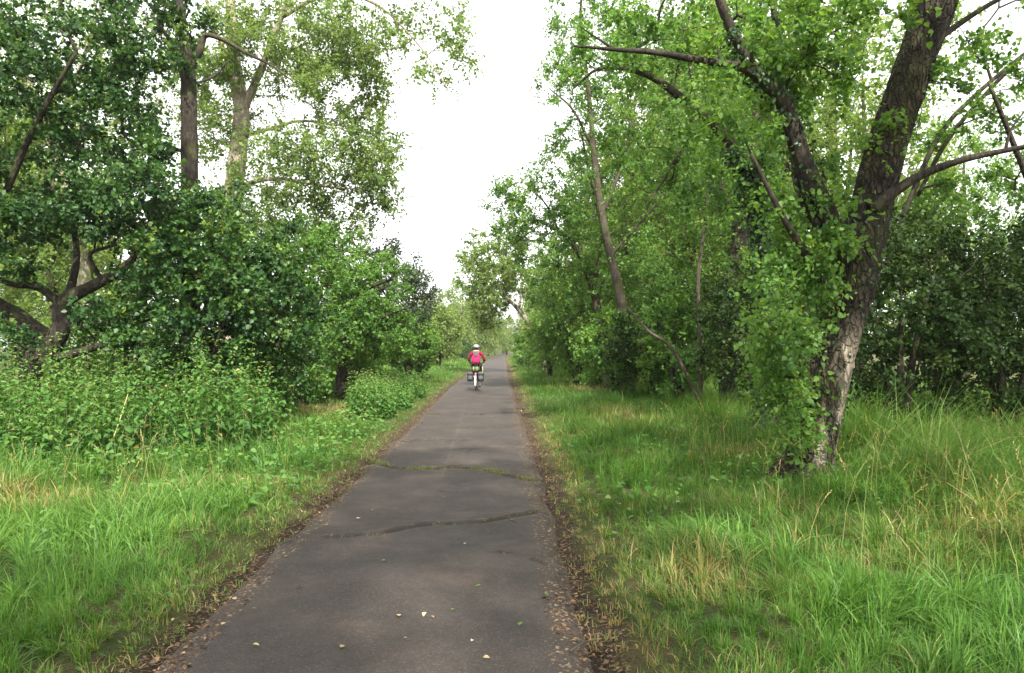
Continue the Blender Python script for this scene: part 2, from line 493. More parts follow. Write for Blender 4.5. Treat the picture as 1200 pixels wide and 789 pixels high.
def blades(P, L, W, az, lean, rows=3, twist=None):
    n = len(P)
    D = np.stack([np.cos(az), np.sin(az), 0 * az], -1)
    ta = az + (rng.uniform(-1.2, 1.2, n) + np.pi / 2 if twist is None else twist)
    S = np.stack([np.cos(ta), np.sin(ta), 0 * ta], -1)
    ts = np.linspace(0, 1, rows + 1)
    V = np.zeros((n, 2 * rows + 1, 3))
    for q, s in enumerate(ts):
        c = P + D * (L * lean * s ** 1.8)[:, None]
        c[:, 2] += L * (s - .55 * np.minimum(lean, 1.3) * s ** 2.2)
        ww = (W * (1 - .85 * s ** 1.6) * .5)[:, None]
        if q < rows:
            V[:, 2 * q] = c - S * ww; V[:, 2 * q + 1] = c + S * ww
        else:
            V[:, 2 * q] = c
    k = 2 * rows + 1
    b = np.arange(n)[:, None] * k
    F4 = np.concatenate([b + [2 * q, 2 * q + 1, 2 * q + 3, 2 * q + 2] for q in range(rows - 1)]) if rows > 1 else np.zeros((0, 4), int)
    F3 = b + [2 * rows - 2, 2 * rows - 1, 2 * rows]
    return V.reshape(-1, 3), [F4, F3], k

# ------------------------------------------------------------------ trees
def px_poly(pl):
    """[(u,v,Y,r)] -> points, radii"""
    return np.array([at(*q[:3]) for q in pl]), np.array([q[3] for q in pl], float)

def ell_targets(cs):
    out = []
    for (u, v, Y, pu, pv, dy, n) in cs:
        c = at(u, v, Y); s = Y / F
        dirs = norm(rng.normal(size=(n, 3)))
        r = rng.uniform(.12, 1, n)[:, None] ** .45
        out.append(c + dirs * r * np.array([pu * s, dy, pv * s]))
    return np.concatenate(out) if out else np.zeros((0, 3))

def ell_world(cs):
    out = []
    for (x, y, z, rx, ry, rz, n) in cs:
        dirs = norm(rng.normal(size=(n, 3)))
        r = rng.uniform(.1, 1, n)[:, None] ** .45
        out.append(np.array([x, y, z]) + dirs * r * np.array([rx, ry, rz]))
    return np.concatenate(out)

def build_tree(root, stems, targets, bark, leafm, leaf=.07, lpt=14, tpc=8, tw=.4, six=False, nsides=12, asp=.42, up=.5,
               limb_names=None, droop=0.0, disp=0.0, tint0=.5, twiglets=True, ivy=None, tipr=.006, origin=None, limb_bark=None):
    """stems: list of (points, radii); the first is the trunk, others limbs. targets: clump centres."""
    O = np.zeros(3) if origin is None else np.asarray(origin)
    NP, NR, ND = [], [], []          # skeleton nodes to attach to
    for k, (pts, rad) in enumerate(stems):
        m = 7
        cp = catmull(pts, m); cr = np.interp(np.linspace(0, len(pts) - 1, len(cp)), np.arange(len(pts)), rad)
        if k: cr[:2] = np.maximum(cr[:2], cr[0])
        big = k == 0 and disp > 0
        if big:
            NS = 72
            cp = catmull(pts, 30); cr = np.interp(np.linspace(0, len(pts) - 1, len(cp)), np.arange(len(pts)), rad)
            V, Fs = tube(cp, cr, NS, True)
            nr = len(cp) * NS
            ctr = np.repeat(cp, NS, 0)
            nrm = norm(V[:nr] - ctr)
            a = np.tile(np.arange(NS), len(cp)) / NS * 2 * np.pi
            ln = np.repeat(np.concatenate([[0], np.cumsum(np.linalg.norm(np.diff(cp, axis=0), axis=1))]), NS)
            ridge = 1 - np.abs(2 * fbm(np.cos(a) * 5.5 + 9, np.sin(a) * 5.5, ln * 2.6, 3) - 1) ** .7
            lump = fbm(np.cos(a) * 1.1, np.sin(a) * 1.1 + 4, ln * 1.1, 2) - .5
            flare = np.exp(-ln / .28) * (.5 + .9 * (.5 + .5 * np.cos(a * 4 + 1.1)))
            V[:nr] += nrm * (1.5 * disp * (ridge - .6) + 3.2 * disp * lump + flare * .13)[:, None]
        else:
            V, Fs = tube(cp, cr, nsides if k == 0 else max(6, nsides - 3), True, .18, k * 3.7 + 1)
        mb = MB()
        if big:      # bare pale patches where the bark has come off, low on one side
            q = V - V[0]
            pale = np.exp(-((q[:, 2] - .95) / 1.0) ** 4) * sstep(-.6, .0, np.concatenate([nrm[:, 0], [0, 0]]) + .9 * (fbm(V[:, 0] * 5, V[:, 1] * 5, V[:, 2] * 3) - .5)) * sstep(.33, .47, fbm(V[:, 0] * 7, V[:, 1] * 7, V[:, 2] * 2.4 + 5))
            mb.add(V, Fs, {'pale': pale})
        else:
            mb.add(V, Fs)
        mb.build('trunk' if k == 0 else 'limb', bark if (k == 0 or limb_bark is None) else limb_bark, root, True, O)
        step = max(1, len(cp) // 40)
        lo = 2 if k == 0 else 1
        NP += list(cp[lo::step]); NR += list(cr[lo::step]); ND += list(norm(np.gradient(cp, axis=0))[lo::step])
    if len(targets):
        n0 = len(NP)
        NPa = np.zeros((n0 + len(targets) * 9, 3)); NPa[:n0] = NP
        par = -np.ones(len(NPa), int); depth = np.zeros(len(NPa)); dirs = np.zeros((len(NPa), 3)); dirs[:n0] = ND
        cnt = n0
        base = NPa[:n0]
        dmin = np.array([np.min(np.linalg.norm(base - q, axis=1)) for q in targets])
        chains = []
        for q in targets[np.argsort(dmin)]:
            df = q - NPa[:cnt]
            dist = np.linalg.norm(df, axis=1)
            cost = dist * (1 + .35 * (1 - (df * dirs[:cnt]).sum(1) / np.maximum(dist, 1e-6))) + .25 * np.maximum(0, -df[:, 2]) + .02 * depth[:cnt]
            j = int(np.argmin(cost))
            p0 = NPa[j]; ln = dist[j]
            k = int(np.clip(ln / .35, 2, 7))
            c1 = p0 + (dirs[j] * .6 + norm(df[j]) * .6 + np.array([0, 0, .15])) * ln * .38
            c2 = q - (norm(df[j]) + np.array([0, 0, .35 - droop])) * ln * .3
            s = np.linspace(0, 1, k + 1)[:, None]
            pts = (1 - s) ** 3 * p0 + 3 * (1 - s) ** 2 * s * c1 + 3 * (1 - s) * s * s * c2 + s ** 3 * q
            pts[1:-1] += rng.normal(size=(k - 1, 3)) * ln * .035
            idx = [j]
            for z in range(1, k + 1):
                NPa[cnt] = pts[z]; par[cnt] = idx[-1]; depth[cnt] = depth[j] + 1
                dirs[cnt] = norm(pts[z] - pts[z - 1]); idx.append(cnt); cnt += 1
            chains.append(idx)
        wgt = np.zeros(cnt)
        for idx in chains: wgt[idx[-1]] += 1
        for z in range(cnt - 1, n0 - 1, -1): wgt[par[z]] += wgt[z]
        tb = MB()
        for idx in chains:
            ii = idx[1:]
            r = tipr * np.maximum(wgt[ii], 1) ** .5
            r = np.concatenate([[r[0] * 1.15], r]); r[-1] *= .6
            V, Fs = tube(NPa[idx], r, 5 if r[0] > .012 else 4, False)
            tb.add(V, Fs)
        # twiglets with leaves
        nt = len(targets) * tpc
        base_i = np.repeat(np.array([c[-1] for c in chains]), tpc)
        back = rng.uniform(0, .55, nt)[:, None]
        S0 = NPa[base_i] * (1 - back) + NPa[par[base_i]] * back
        ctr = base.mean(0)
        outd = norm(NPa[base_i] - ctr)
        D = norm(.55 * dirs[base_i] + .35 * outd + rng.normal(size=(nt, 3)) * .62 + np.array([0, 0, .12 - droop]))
        TL = tw * rng.uniform(.5, 1.25, nt)
        E = S0 + D * TL[:, None] - np.array([0, 0, 1]) * (TL * .12)[:, None]
        if twiglets:
            a1 = norm(np.cross(D, np.array([.3, .5, .8]))); a2 = np.cross(D, a1)
            r = tipr * .5
            V = np.stack([S0 + a1 * r, S0 - a1 * r * .5 + a2 * r * .87, S0 - a1 * r * .5 - a2 * r * .87, E], 1).reshape(-1, 3)
            b = np.arange(nt)[:, None] * 4
            tb.add(V, [np.concatenate([b + [0, 1, 3], b + [1, 2, 3], b + [2, 0, 3]])])
        tag(tb.build('twigs', limb_bark or bark, root, True, O), kind='stuff')
        nl = nt * lpt
        ti = np.repeat(np.arange(nt), lpt)
        s = rng.uniform(.1, 1.05, nl)[:, None]
        P = S0[ti] * (1 - s) + E[ti] * s + rng.normal(size=(nl, 3)) * .035
        A = norm(D[ti] * .45 + rng.normal(size=(nl, 3)) * .65 + np.array([0, 0, -.18 - droop]))
        Nn = rng.normal(size=(nl, 3)) * .55 + np.array([0, 0, up]) + .25 * outd[np.repeat(base_i * 0 + np.arange(nt), lpt)]
        L = leaf * np.clip(rng.normal(.95, .26, nl), .35, 1.6)
        V, Fs, k = leaves(P, A, Nn, L, L * asp, six)
        ct = rng.normal(size=len(targets)) * .13
        tint = np.clip(tint0 + np.repeat(np.repeat(ct, tpc), lpt) + rng.normal(size=nl) * .17, 0, 1)
        me = mesh_np('crown', V - O, Fs, {'tint': np.repeat(tint, k)}, leafm)
        tag(obj('crown', me, root), kind='stuff')
    if ivy:
        Vs = MB()
        for si, s0, s1, n, off, ls in ivy:
            pts, rad = stems[si]
            cp = catmull(pts, 12); cr = np.interp(np.linspace(0, len(pts) - 1, len(cp)), np.arange(len(pts)), rad)
            f = rng.uniform(s0, s1, n) * (len(cp) - 1); q = f.astype(int).clip(0, len(cp) - 2); fr = (f - q)[:, None]
            ctr = cp[q] * (1 - fr) + cp[q + 1] * fr
            T = norm(cp[q + 1] - cp[q])
            o = norm(np.cross(T, rng.normal(size=(n, 3))))
            lump = fbm(ctr[:, 0] * 2 + o[:, 0], ctr[:, 1] * 2 + o[:, 1], ctr[:, 2] * 2.2)
            P = ctr + o * (cr[q] + off * rng.uniform(.1, 1, n) * (.3 + 1.4 * lump))[:, None]
            A = norm(o * .4 + np.array([0, 0, -.7]) + rng.normal(size=(n, 3)) * .4)
            V, Fs, k = leaves(P, A, o + rng.normal(size=(n, 3)) * .35 + np.array([0, 0, .3]), ls * rng.uniform(.6, 1.2, n), ls * .42, True)
            Vs.add(V, Fs, {'tint': np.repeat(np.clip(rng.normal(.45, .2, n), 0, 1), k)})
        tag(Vs.build('ivy', M['leaf_ivy'], root, False, O), kind='stuff')
    return root

def tree(name, label, cat, stems, crown, bark, leafm, group=None, **k):
    st = [px_poly(s) for s in stems]
    b = st[0][0][0].copy()
    b[2] = gz(b[0], b[1]) - .05
    st[0][0][0][2] = min(st[0][0][0][2], b[2])
    root = thing(name, label, cat, tuple(b), group)
    build_tree(root, st, ell_targets(crown), bark, leafm, origin=b, **k)
    return root

# --- right foreground: big leaning tree
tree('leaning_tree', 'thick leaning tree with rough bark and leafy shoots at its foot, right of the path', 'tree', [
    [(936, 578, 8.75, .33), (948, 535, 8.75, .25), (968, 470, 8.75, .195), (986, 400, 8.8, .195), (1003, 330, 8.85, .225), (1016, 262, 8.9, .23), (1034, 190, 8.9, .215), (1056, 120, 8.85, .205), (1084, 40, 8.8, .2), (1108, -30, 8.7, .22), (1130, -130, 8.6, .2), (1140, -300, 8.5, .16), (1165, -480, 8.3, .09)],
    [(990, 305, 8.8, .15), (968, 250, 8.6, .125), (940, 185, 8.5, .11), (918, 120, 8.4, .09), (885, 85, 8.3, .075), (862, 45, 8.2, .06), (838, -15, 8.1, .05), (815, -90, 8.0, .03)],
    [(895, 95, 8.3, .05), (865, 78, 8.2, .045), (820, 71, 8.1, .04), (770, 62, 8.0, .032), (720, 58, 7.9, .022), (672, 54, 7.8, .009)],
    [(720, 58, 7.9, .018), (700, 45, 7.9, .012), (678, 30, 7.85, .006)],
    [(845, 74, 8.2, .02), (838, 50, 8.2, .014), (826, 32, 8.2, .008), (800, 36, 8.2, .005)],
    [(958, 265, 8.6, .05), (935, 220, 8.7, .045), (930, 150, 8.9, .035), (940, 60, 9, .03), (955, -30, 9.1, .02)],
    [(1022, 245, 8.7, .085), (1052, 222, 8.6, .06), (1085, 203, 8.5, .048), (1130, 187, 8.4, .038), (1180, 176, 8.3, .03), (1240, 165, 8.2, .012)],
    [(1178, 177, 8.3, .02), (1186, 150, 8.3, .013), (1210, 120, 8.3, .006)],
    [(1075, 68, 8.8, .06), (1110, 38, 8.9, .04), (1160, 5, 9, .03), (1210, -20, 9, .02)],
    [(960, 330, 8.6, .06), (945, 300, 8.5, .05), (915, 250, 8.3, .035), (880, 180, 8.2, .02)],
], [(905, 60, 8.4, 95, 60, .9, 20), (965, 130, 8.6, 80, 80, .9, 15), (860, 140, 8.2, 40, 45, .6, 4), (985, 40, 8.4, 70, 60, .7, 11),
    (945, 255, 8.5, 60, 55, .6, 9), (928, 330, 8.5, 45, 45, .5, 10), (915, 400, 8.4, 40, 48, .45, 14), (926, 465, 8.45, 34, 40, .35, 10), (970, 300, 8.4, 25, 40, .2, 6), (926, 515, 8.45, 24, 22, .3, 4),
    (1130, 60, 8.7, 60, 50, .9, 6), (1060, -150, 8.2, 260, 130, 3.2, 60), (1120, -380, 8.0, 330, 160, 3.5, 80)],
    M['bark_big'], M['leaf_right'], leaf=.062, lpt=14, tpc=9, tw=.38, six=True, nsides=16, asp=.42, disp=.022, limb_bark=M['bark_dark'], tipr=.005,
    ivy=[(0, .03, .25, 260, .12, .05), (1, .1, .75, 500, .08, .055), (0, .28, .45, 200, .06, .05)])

# --- right: the ivy clad tree behind it, with an arching limb
tree('ivy_tree', 'tree with ivy clad trunk and arching limb behind the thick leaning tree', 'tree', [
    [(905, 480, 13.5, .2), (903, 380, 13.5, .17), (899, 290, 13.5, .16), (886, 228, 13.4, .13), (857, 168, 13.2, .11), (812, 126, 13, .085), (758, 88, 12.8, .055), (705, 80, 12.6, .03), (672, 104, 12.4, .012)],
    [(888, 235, 13.4, .1), (905, 150, 13.6, .09), (910, 60, 13.8, .07), (905, -60, 14, .05), (930, -200, 14, .03)],
    [(820, 132, 13, .04), (790, 190, 13.0, .028), (760, 240, 13, .015)],
], [(800, 40, 13, 110, 70, 1.6, 40), (720, 60, 12.6, 60, 45, 1.0, 14), (880, 60, 14.3, 90, 90, 1.5, 34), (830, 200, 13.6, 80, 60, 1.2, 24), (770, 170, 13, 70, 60, 1.0, 15), (900, -130, 14, 240, 110, 3, 40)],
    M['bark_dark'], M['leaf_right'], leaf=.078, lpt=13, tpc=9, tw=.42, asp=.4,
    ivy=[(0, .0, .5, 4200, .16, .07), (1, .0, .6, 1500, .12, .07)])
tree('forest_tree', 'dark ivy speckled trunk standing left behind the leafy shoots of the leaning tree', 'tree', [
    [(853, 455, 20, .27), (854, 390, 20, .24), (853, 340, 20, .21), (866, 285, 20, .19), (880, 200, 20.2, .15), (890, 90, 20.5, .1), (900, -40, 20.5, .05)],
    [(866, 280, 20, .11), (840, 200, 19.8, .08), (815, 110, 19.5, .05), (800, 30, 19.4, .03)],
], [(850, 230, 20.5, 75, 70, 1.8, 46), (800, 120, 19.8, 80, 90, 1.8, 46), (880, 80, 20.5, 90, 90, 2, 40), (790, 300, 20.3, 60, 45, 1.5, 24), (850, 330, 20, 45, 40, 1.3, 14)],
    M['bark_dark'], M['leaf_right'], leaf=.078, lpt=14, tpc=9, tw=.5, ivy=[(0, .0, .35, 1500, .1, .08)])
tree('forest_tree', 'tall slender trunk rising straight out of the right hand bushes', 'tree', [
    [(738, 440, 25, .2), (734, 395, 25, .18), (724, 335, 25, .16), (706, 255, 25, .13), (697, 190, 25, .11), (690, 110, 25, .08), (680, 20, 25, .05), (690, -60, 25, .03)],
    [(706, 250, 25, .07), (730, 190, 25, .055), (745, 120, 25, .04), (760, 40, 25, .025)],
    [(697, 180, 25, .05), (672, 130, 24.5, .04), (645, 105, 24.2, .02)],
    [(715, 300, 25, .05), (760, 250, 25.2, .04), (800, 200, 25.2, .02)],
], [(690, 60, 25, 70, 80, 2, 60), (655, 110, 24.3, 40, 50, 1.3, 18), (745, 110, 25.4, 70, 90, 2, 56), (730, 230, 25.4, 70, 60, 1.8, 44), (790, 220, 25.4, 50, 60, 1.5, 24), (690, -60, 25, 120, 60, 2.5, 30), (770, 330, 25.5, 60, 50, 1.5, 28), (660, 200, 25, 40, 40, 1.2, 12)],
    M['bark_mid'], M['leaf_right'], leaf=.08, lpt=15, tpc=9, tw=.58)
tree('forest_tree', 'tree whose trunk bends left and spreads its crown over the path', 'tree', [
    [(712, 425, 28, .2), (704, 385, 28, .17), (694, 335, 28, .15), (678, 295, 27.8, .12), (655, 272, 27.5, .09), (628, 258, 27.2, .06), (600, 262, 27, .03)],
    [(694, 332, 28, .09), (705, 280, 28, .07), (690, 200, 28, .05), (680, 150, 28, .03)],
    [(655, 272, 27.5, .05), (640, 240, 27, .035), (615, 215, 27, .02)],
], [(625, 245, 27, 55, 42, 1.8, 46), (660, 300, 27.4, 60, 50, 1.6, 46), (680, 210, 28, 60, 60, 1.8, 44), (720, 330, 28.4, 60, 60, 1.8, 40), (660, 350, 28, 50, 40, 1.5, 26), (605, 280, 27, 28, 28, 1, 10)],
    M['bark_mid'], M['leaf_right'], leaf=.085, lpt=15, tpc=9, tw=.58)
tree('birch_tree', 'pale stemmed tree leaning left over the far right verge', 'tree', [
    [(640, 425, 46, .24), (631, 402, 46, .2), (622, 382, 46, .17), (608, 363, 46, .14), (590, 345, 45.5, .1), (575, 325, 45, .06)],
    [(608, 363, 46, .08), (612, 330, 46, .06), (605, 295, 46, .03)],
    [(592, 347, 45.5, .05), (576, 343, 45, .04), (562, 340, 45, .02)],
], [(590, 310, 45.5, 34, 32, 2, 40), (565, 300, 46, 26, 26, 1.6, 22), (612, 340, 46.5, 30, 30, 2, 30), (575, 345, 45, 24, 18, 1.4, 14), (600, 275, 47, 26, 18, 1.4, 18), (556, 322, 46, 20, 28, 1.6, 26), (572, 366, 47, 18, 18, 1.4, 18), (585, 330, 46, 34, 30, 2, 30)],
    M['bark_pale'], M['leaf_poplar'], leaf=.14, lpt=11, tpc=8, tw=.8)
tree('thin_tree', 'thin straight sapling stem standing in the shady right hand wood', 'tree', [
    [(821, 440, 19, .07), (820, 390, 19, .06), (818, 330, 19, .055), (826, 260, 19, .04), (835, 180, 19, .02)],
], [(825, 230, 19, 40, 50, 1.0, 14)], M['bark_mid'], M['leaf_right'], leaf=.09, lpt=12, tpc=8, tw=.45)
tree('dead_branch', 'bare dead branch leaning into the grass under the right hand trees', 'branch', [
    [(826, 440, 18, .04), (790, 412, 18.2, .045), (760, 388, 18.5, .035), (735, 360, 19, .015)],
], [], M['bark_mid'], M['leaf_right'])

# --- right edge: trees and thicket behind the big tree
tree('forest_tree', 'many limbed tree at the right edge with long bare limbs slanting up', 'tree', [
    [(1245, 520, 13, .22), (1235, 430, 13, .18), (1230, 340, 13, .16), (1240, 200, 13, .13), (1250, 50, 13, .08), (1255, -100, 13, .05)],
    [(1032, 330, 14.5, .03), (1060, 250, 14.2, .05), (1100, 160, 14, .05), (1145, 110, 13.8, .04), (1210, 55, 13.5, .03)],
    [(1075, 230, 14.2, .035), (1110, 165, 14, .045), (1160, 105, 13.6, .04), (1220, 45, 13.2, .03)],
    [(1232, 345, 13, .09), (1180, 343, 13.2, .08), (1110, 342, 13.5, .06), (1060, 335, 13.8, .03)],
    [(1236, 300, 13, .07), (1200, 200, 12.5, .05), (1160, 100, 12.2, .03)],
], [(1130, 120, 13.8, 70, 60, 1.4, 12), (1080, 60, 14, 50, 60, 1.2, 9), (1190, 170, 13, 40, 45, 1.2, 6), (1200, 40, 13, 70, 70, 1.6, 8), (1120, 240, 14.5, 70, 40, 1.2, 26), (1260, -150, 13, 220, 110, 3.2, 40)],
    M['bark_dark'], M['leaf_right'], leaf=.075, lpt=12, tpc=9, tw=.42)

def bush(name, label, u, vb, Y, pu, top_v, dy, n, leafm, bark, group=None, **k):
    b = at(u, vb, Y); b[2] = gz(b[0], b[1]) - .05
    H = at(u, top_v, Y)[2] - b[2]; s = Y / F; Wd = pu * s
    root = thing(name, label, k.pop('cat', 'bush'), tuple(b), group)
    stems = []
    for q in range(k.pop('ns', 5)):
        a = rng.uniform(0, 2 * np.pi); e = np.array([np.cos(a) * Wd * .5, np.sin(a) * dy * .5, H * rng.uniform(.55, .8)])
        p0 = b + np.array([np.cos(a), np.sin(a), 0]) * .06
        stems.append((np.array([p0, p0 + e * [.25, .25, .4], p0 + e * [.6, .6, .75], p0 + e]), np.array([.05, .04, .025, .01]) * (.5 + H / 4)))
    lo = k.pop('low', .12)
    tg = ell_world([(b[0], b[1], b[2] + H * (.5 + lo / 2), Wd, dy, H * (.5 - lo / 2), n)])
    # lumpy outline
    cc = np.array([b[0], b[1], b[2] + H * .5])
    tg = cc + (tg - cc) * (.72 + .56 * fbm(tg[:, 0] * 1.1, tg[:, 1] * 1.1, tg[:, 2] * 1.1))[:, None]
    tg[:, 2] = np.maximum(tg[:, 2], b[2] + .15)
    build_tree(root, stems, tg, bark, leafm, origin=b, nsides=6, twiglets=False, **k)
    return root

tk = dict(leaf=.075, lpt=12, tpc=9, tw=.45, six=False)
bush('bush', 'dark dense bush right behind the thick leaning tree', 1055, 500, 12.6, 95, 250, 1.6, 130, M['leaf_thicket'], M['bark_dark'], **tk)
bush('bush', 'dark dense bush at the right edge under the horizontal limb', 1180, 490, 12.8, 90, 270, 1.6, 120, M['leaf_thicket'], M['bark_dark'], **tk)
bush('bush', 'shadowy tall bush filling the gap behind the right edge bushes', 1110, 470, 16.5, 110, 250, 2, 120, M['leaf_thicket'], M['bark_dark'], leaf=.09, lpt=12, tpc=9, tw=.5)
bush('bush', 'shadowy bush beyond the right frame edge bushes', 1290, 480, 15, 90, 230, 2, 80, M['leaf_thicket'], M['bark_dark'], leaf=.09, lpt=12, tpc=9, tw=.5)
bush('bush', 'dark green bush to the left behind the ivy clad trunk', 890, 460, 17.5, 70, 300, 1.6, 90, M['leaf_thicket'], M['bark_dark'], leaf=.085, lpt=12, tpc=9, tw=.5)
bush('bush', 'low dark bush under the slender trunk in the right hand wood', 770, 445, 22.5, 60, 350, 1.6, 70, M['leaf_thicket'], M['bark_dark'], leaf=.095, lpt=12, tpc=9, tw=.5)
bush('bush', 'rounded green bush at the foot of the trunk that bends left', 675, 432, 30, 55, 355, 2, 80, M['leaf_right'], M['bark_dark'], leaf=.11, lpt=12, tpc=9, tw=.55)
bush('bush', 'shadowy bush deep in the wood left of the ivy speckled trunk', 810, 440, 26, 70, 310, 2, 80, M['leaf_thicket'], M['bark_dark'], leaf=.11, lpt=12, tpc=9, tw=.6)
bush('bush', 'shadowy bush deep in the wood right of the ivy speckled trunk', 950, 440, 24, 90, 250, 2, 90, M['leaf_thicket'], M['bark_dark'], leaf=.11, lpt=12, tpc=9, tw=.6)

bk = dict(leaf=.1, lpt=12, tpc=9, tw=.5)
bush('bush', 'bright green bush before the slender trunk at the right wood edge', 722, 440, 23.5, 42, 345, 1.3, 60, M['leaf_right'], M['bark_dark'], **bk)
bush('bush', 'green bush by the leaning dead branch', 795, 446, 20.8, 40, 345, 1.2, 56, M['leaf_right'], M['bark_dark'], **bk)
bush('bush', 'small bright bush at the foot of the pale leaning tree', 645, 426, 40, 30, 368, 1.8, 46, M['leaf_right'], M['bark_dark'], leaf=.13, lpt=12, tpc=9, tw=.6)
bush('bush', 'low green bush left of the pale leaning tree', 618, 421, 60, 17, 385, 1.8, 36, M['leaf_right'], M['bark_dark'], leaf=.17, lpt=11, tpc=9, tw=.8)
bush('bush', 'tall green bush between the bending trunk and the slender trunk', 700, 430, 31, 50, 300, 1.8, 80, M['leaf_right'], M['bark_dark'], leaf=.11, lpt=12, tpc=9, tw=.55)
# --- left: dark forked tree, dark trunk, sunlit poplar
tree('forked_tree', 'dark gnarled tree forking low behind the nettles at the left edge', 'tree', [
    [(48, 470, 13.5, .36), (46, 425, 13.5, .3), (44, 400, 13.5, .26), (18, 372, 13.4, .18), (-15, 350, 13.2, .15), (-60, 290, 13, .1), (-80, 200, 13, .07), (-60, 90, 13, .04)],
    [(55, 415, 13.5, .2), (72, 385, 13.5, .17), (74, 355, 13.5, .14), (105, 337, 13.4, .11), (140, 318, 13.2, .08), (165, 290, 13, .05), (180, 250, 12.8, .03)],
    [(72, 365, 13.5, .1), (82, 340, 13.6, .08), (90, 300, 13.8, .06), (85, 230, 14, .05), (100, 120, 14, .03)],
    [(70, 355, 13.5, .09), (45, 337, 13.3, .07), (10, 332, 13, .05), (-30, 310, 12.8, .03)],
    [(68, 420, 13.4, .09), (95, 412, 13.2, .07), (130, 403, 13, .055), (175, 401, 12.8, .03)],
    [(120, 330, 13.4, .04), (105, 300, 13.2, .04), (125, 290, 13, .03), (150, 285, 12.9, .02)],
    [(-40, 310, 13, .08), (0, 240, 12.6, .06), (40, 150, 12.3, .05), (90, 60, 12, .03)],
], [(60, 60, 12.6, 110, 60, 1.4, 30), (30, 160, 12.8, 75, 60, 1.2, 20), (120, 150, 13, 75, 75, 1.3, 26), (60, 240, 12.8, 80, 40, 1.0, 26), (160, 235, 12.8, 60, 40, 1.0, 22), (10, 300, 12.8, 50, 34, .8, 14), (180, 300, 13, 45, 30, .8, 14), (0, 385, 12.6, 46, 26, .6, 9), (120, 370, 13.2, 40, 30, .6, 10), (90, 270, 12.9, 60, 26, .7, 12), (-90, 150, 13, 100, 120, 2, 26), (165, 50, 12.8, 32, 50, 1.2, 9), (0, -110, 12.6, 220, 90, 2.5, 40)],
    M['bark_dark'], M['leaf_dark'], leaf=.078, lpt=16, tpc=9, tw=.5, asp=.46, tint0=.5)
tree('forest_tree', 'straight dark trunk forking into two above the left hand bushes', 'tree', [
    [(226, 470, 15.5, .21), (224, 380, 15.5, .19), (223, 260, 15.5, .175), (222, 170, 15.5, .165), (221, 105, 15.5, .16), (219, 70, 15.5, .13), (214, 30, 15.5, .1), (205, -40, 15.5, .07), (200, -160, 15.5, .04)],
    [(221, 85, 15.5, .09), (234, 60, 15.5, .08), (241, 42, 15.5, .055), (262, 47, 15.3, .045), (290, 63, 15, .035), (318, 77, 14.8, .025), (345, 97, 14.6, .01)],
    [(220, 120, 15.5, .05), (205, 60, 15.2, .04), (180, 20, 15, .03)],
    [(222, 180, 15.5, .045), (190, 170, 15.2, .04), (160, 168, 15, .03), (140, 155, 14.9, .015)],
    [(222, 100, 15.5, .03), (250, 90, 15.7, .025), (268, 72, 15.8, .012)],
], [(175, 40, 15.2, 70, 60, 1.4, 30), (190, 0, 15.2, 40, 30, 1.1, 10), (160, 150, 15.2, 34, 50, 1, 13), (190, 235, 15.3, 34, 24, .9, 8), (200, -110, 15.2, 160, 90, 2.6, 40), (260, 235, 15.7, 26, 25, .7, 5)],
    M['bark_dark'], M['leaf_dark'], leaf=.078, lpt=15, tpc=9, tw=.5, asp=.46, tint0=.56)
tree('poplar_tree', 'tall poplar with sunlit whitish trunk behind the straight dark trunk', 'tree', [
    [(268, 450, 27, .4), (270, 330, 27, .36), (271, 250, 27, .33), (279, 180, 27, .31), (283, 130, 27, .29), (276, 85, 27, .25), (272, 40, 27, .22), (270, -30, 27, .18), (275, -160, 27, .1)],
    [(283, 135, 27, .16), (298, 100, 26.8, .15), (310, 72, 26.6, .13), (330, 20, 26.4, .1), (360, -50, 26, .07)],
    [(275, 235, 27, .13), (288, 218, 26.6, .11), (310, 210, 26.2, .09), (345, 212, 25.8, .07), (385, 219, 25.4, .04), (430, 222, 25, .02)],
    [(282, 160, 27, .1), (320, 150, 26.4, .07), (355, 142, 26, .05), (420, 150, 25.4, .03)],
    [(330, 20, 26.4, .08), (390, -10, 25.5, .07), (440, 5, 24.8, .05), (470, 30, 24.4, .035), (500, 65, 24, .025), (525, 105, 23.8, .01)],
    [(275, 270, 27, .08), (315, 265, 26.5, .06), (360, 290, 26, .04)],
    [(276, 85, 27, .1), (255, 40, 27.4, .08), (235, -20, 27.6, .05)],
], [(330, 50, 26.4, 95, 60, 2.6, 130), (400, 100, 25.6, 55, 55, 2, 75), (375, 190, 25.6, 80, 50, 2, 90), (430, 185, 25.4, 42, 50, 1.5, 40), (250, 120, 27.4, 50, 80, 2, 60), (345, 250, 26, 80, 40, 1.6, 60), (425, 40, 25, 62, 40, 1.6, 42), (510, 55, 24, 44, 55, 1, 24), (290, 220, 26.2, 45, 40, 1, 20), (160, 100, 28, 90, 110, 2, 60), (330, -90, 26, 220, 80, 3.5, 70), (310, 300, 26.5, 90, 50, 1.5, 70), (440, 245, 25.6, 28, 40, 1, 16), (278, 140, 26.2, 34, 70, .5, 9), (272, 240, 26.2, 34, 40, .5, 9), (300, 60, 26, 40, 50, .8, 18)],
    M['bark_pale'], M['leaf_poplar'], leaf=.098, lpt=13, tpc=9, tw=.7, asp=.4)
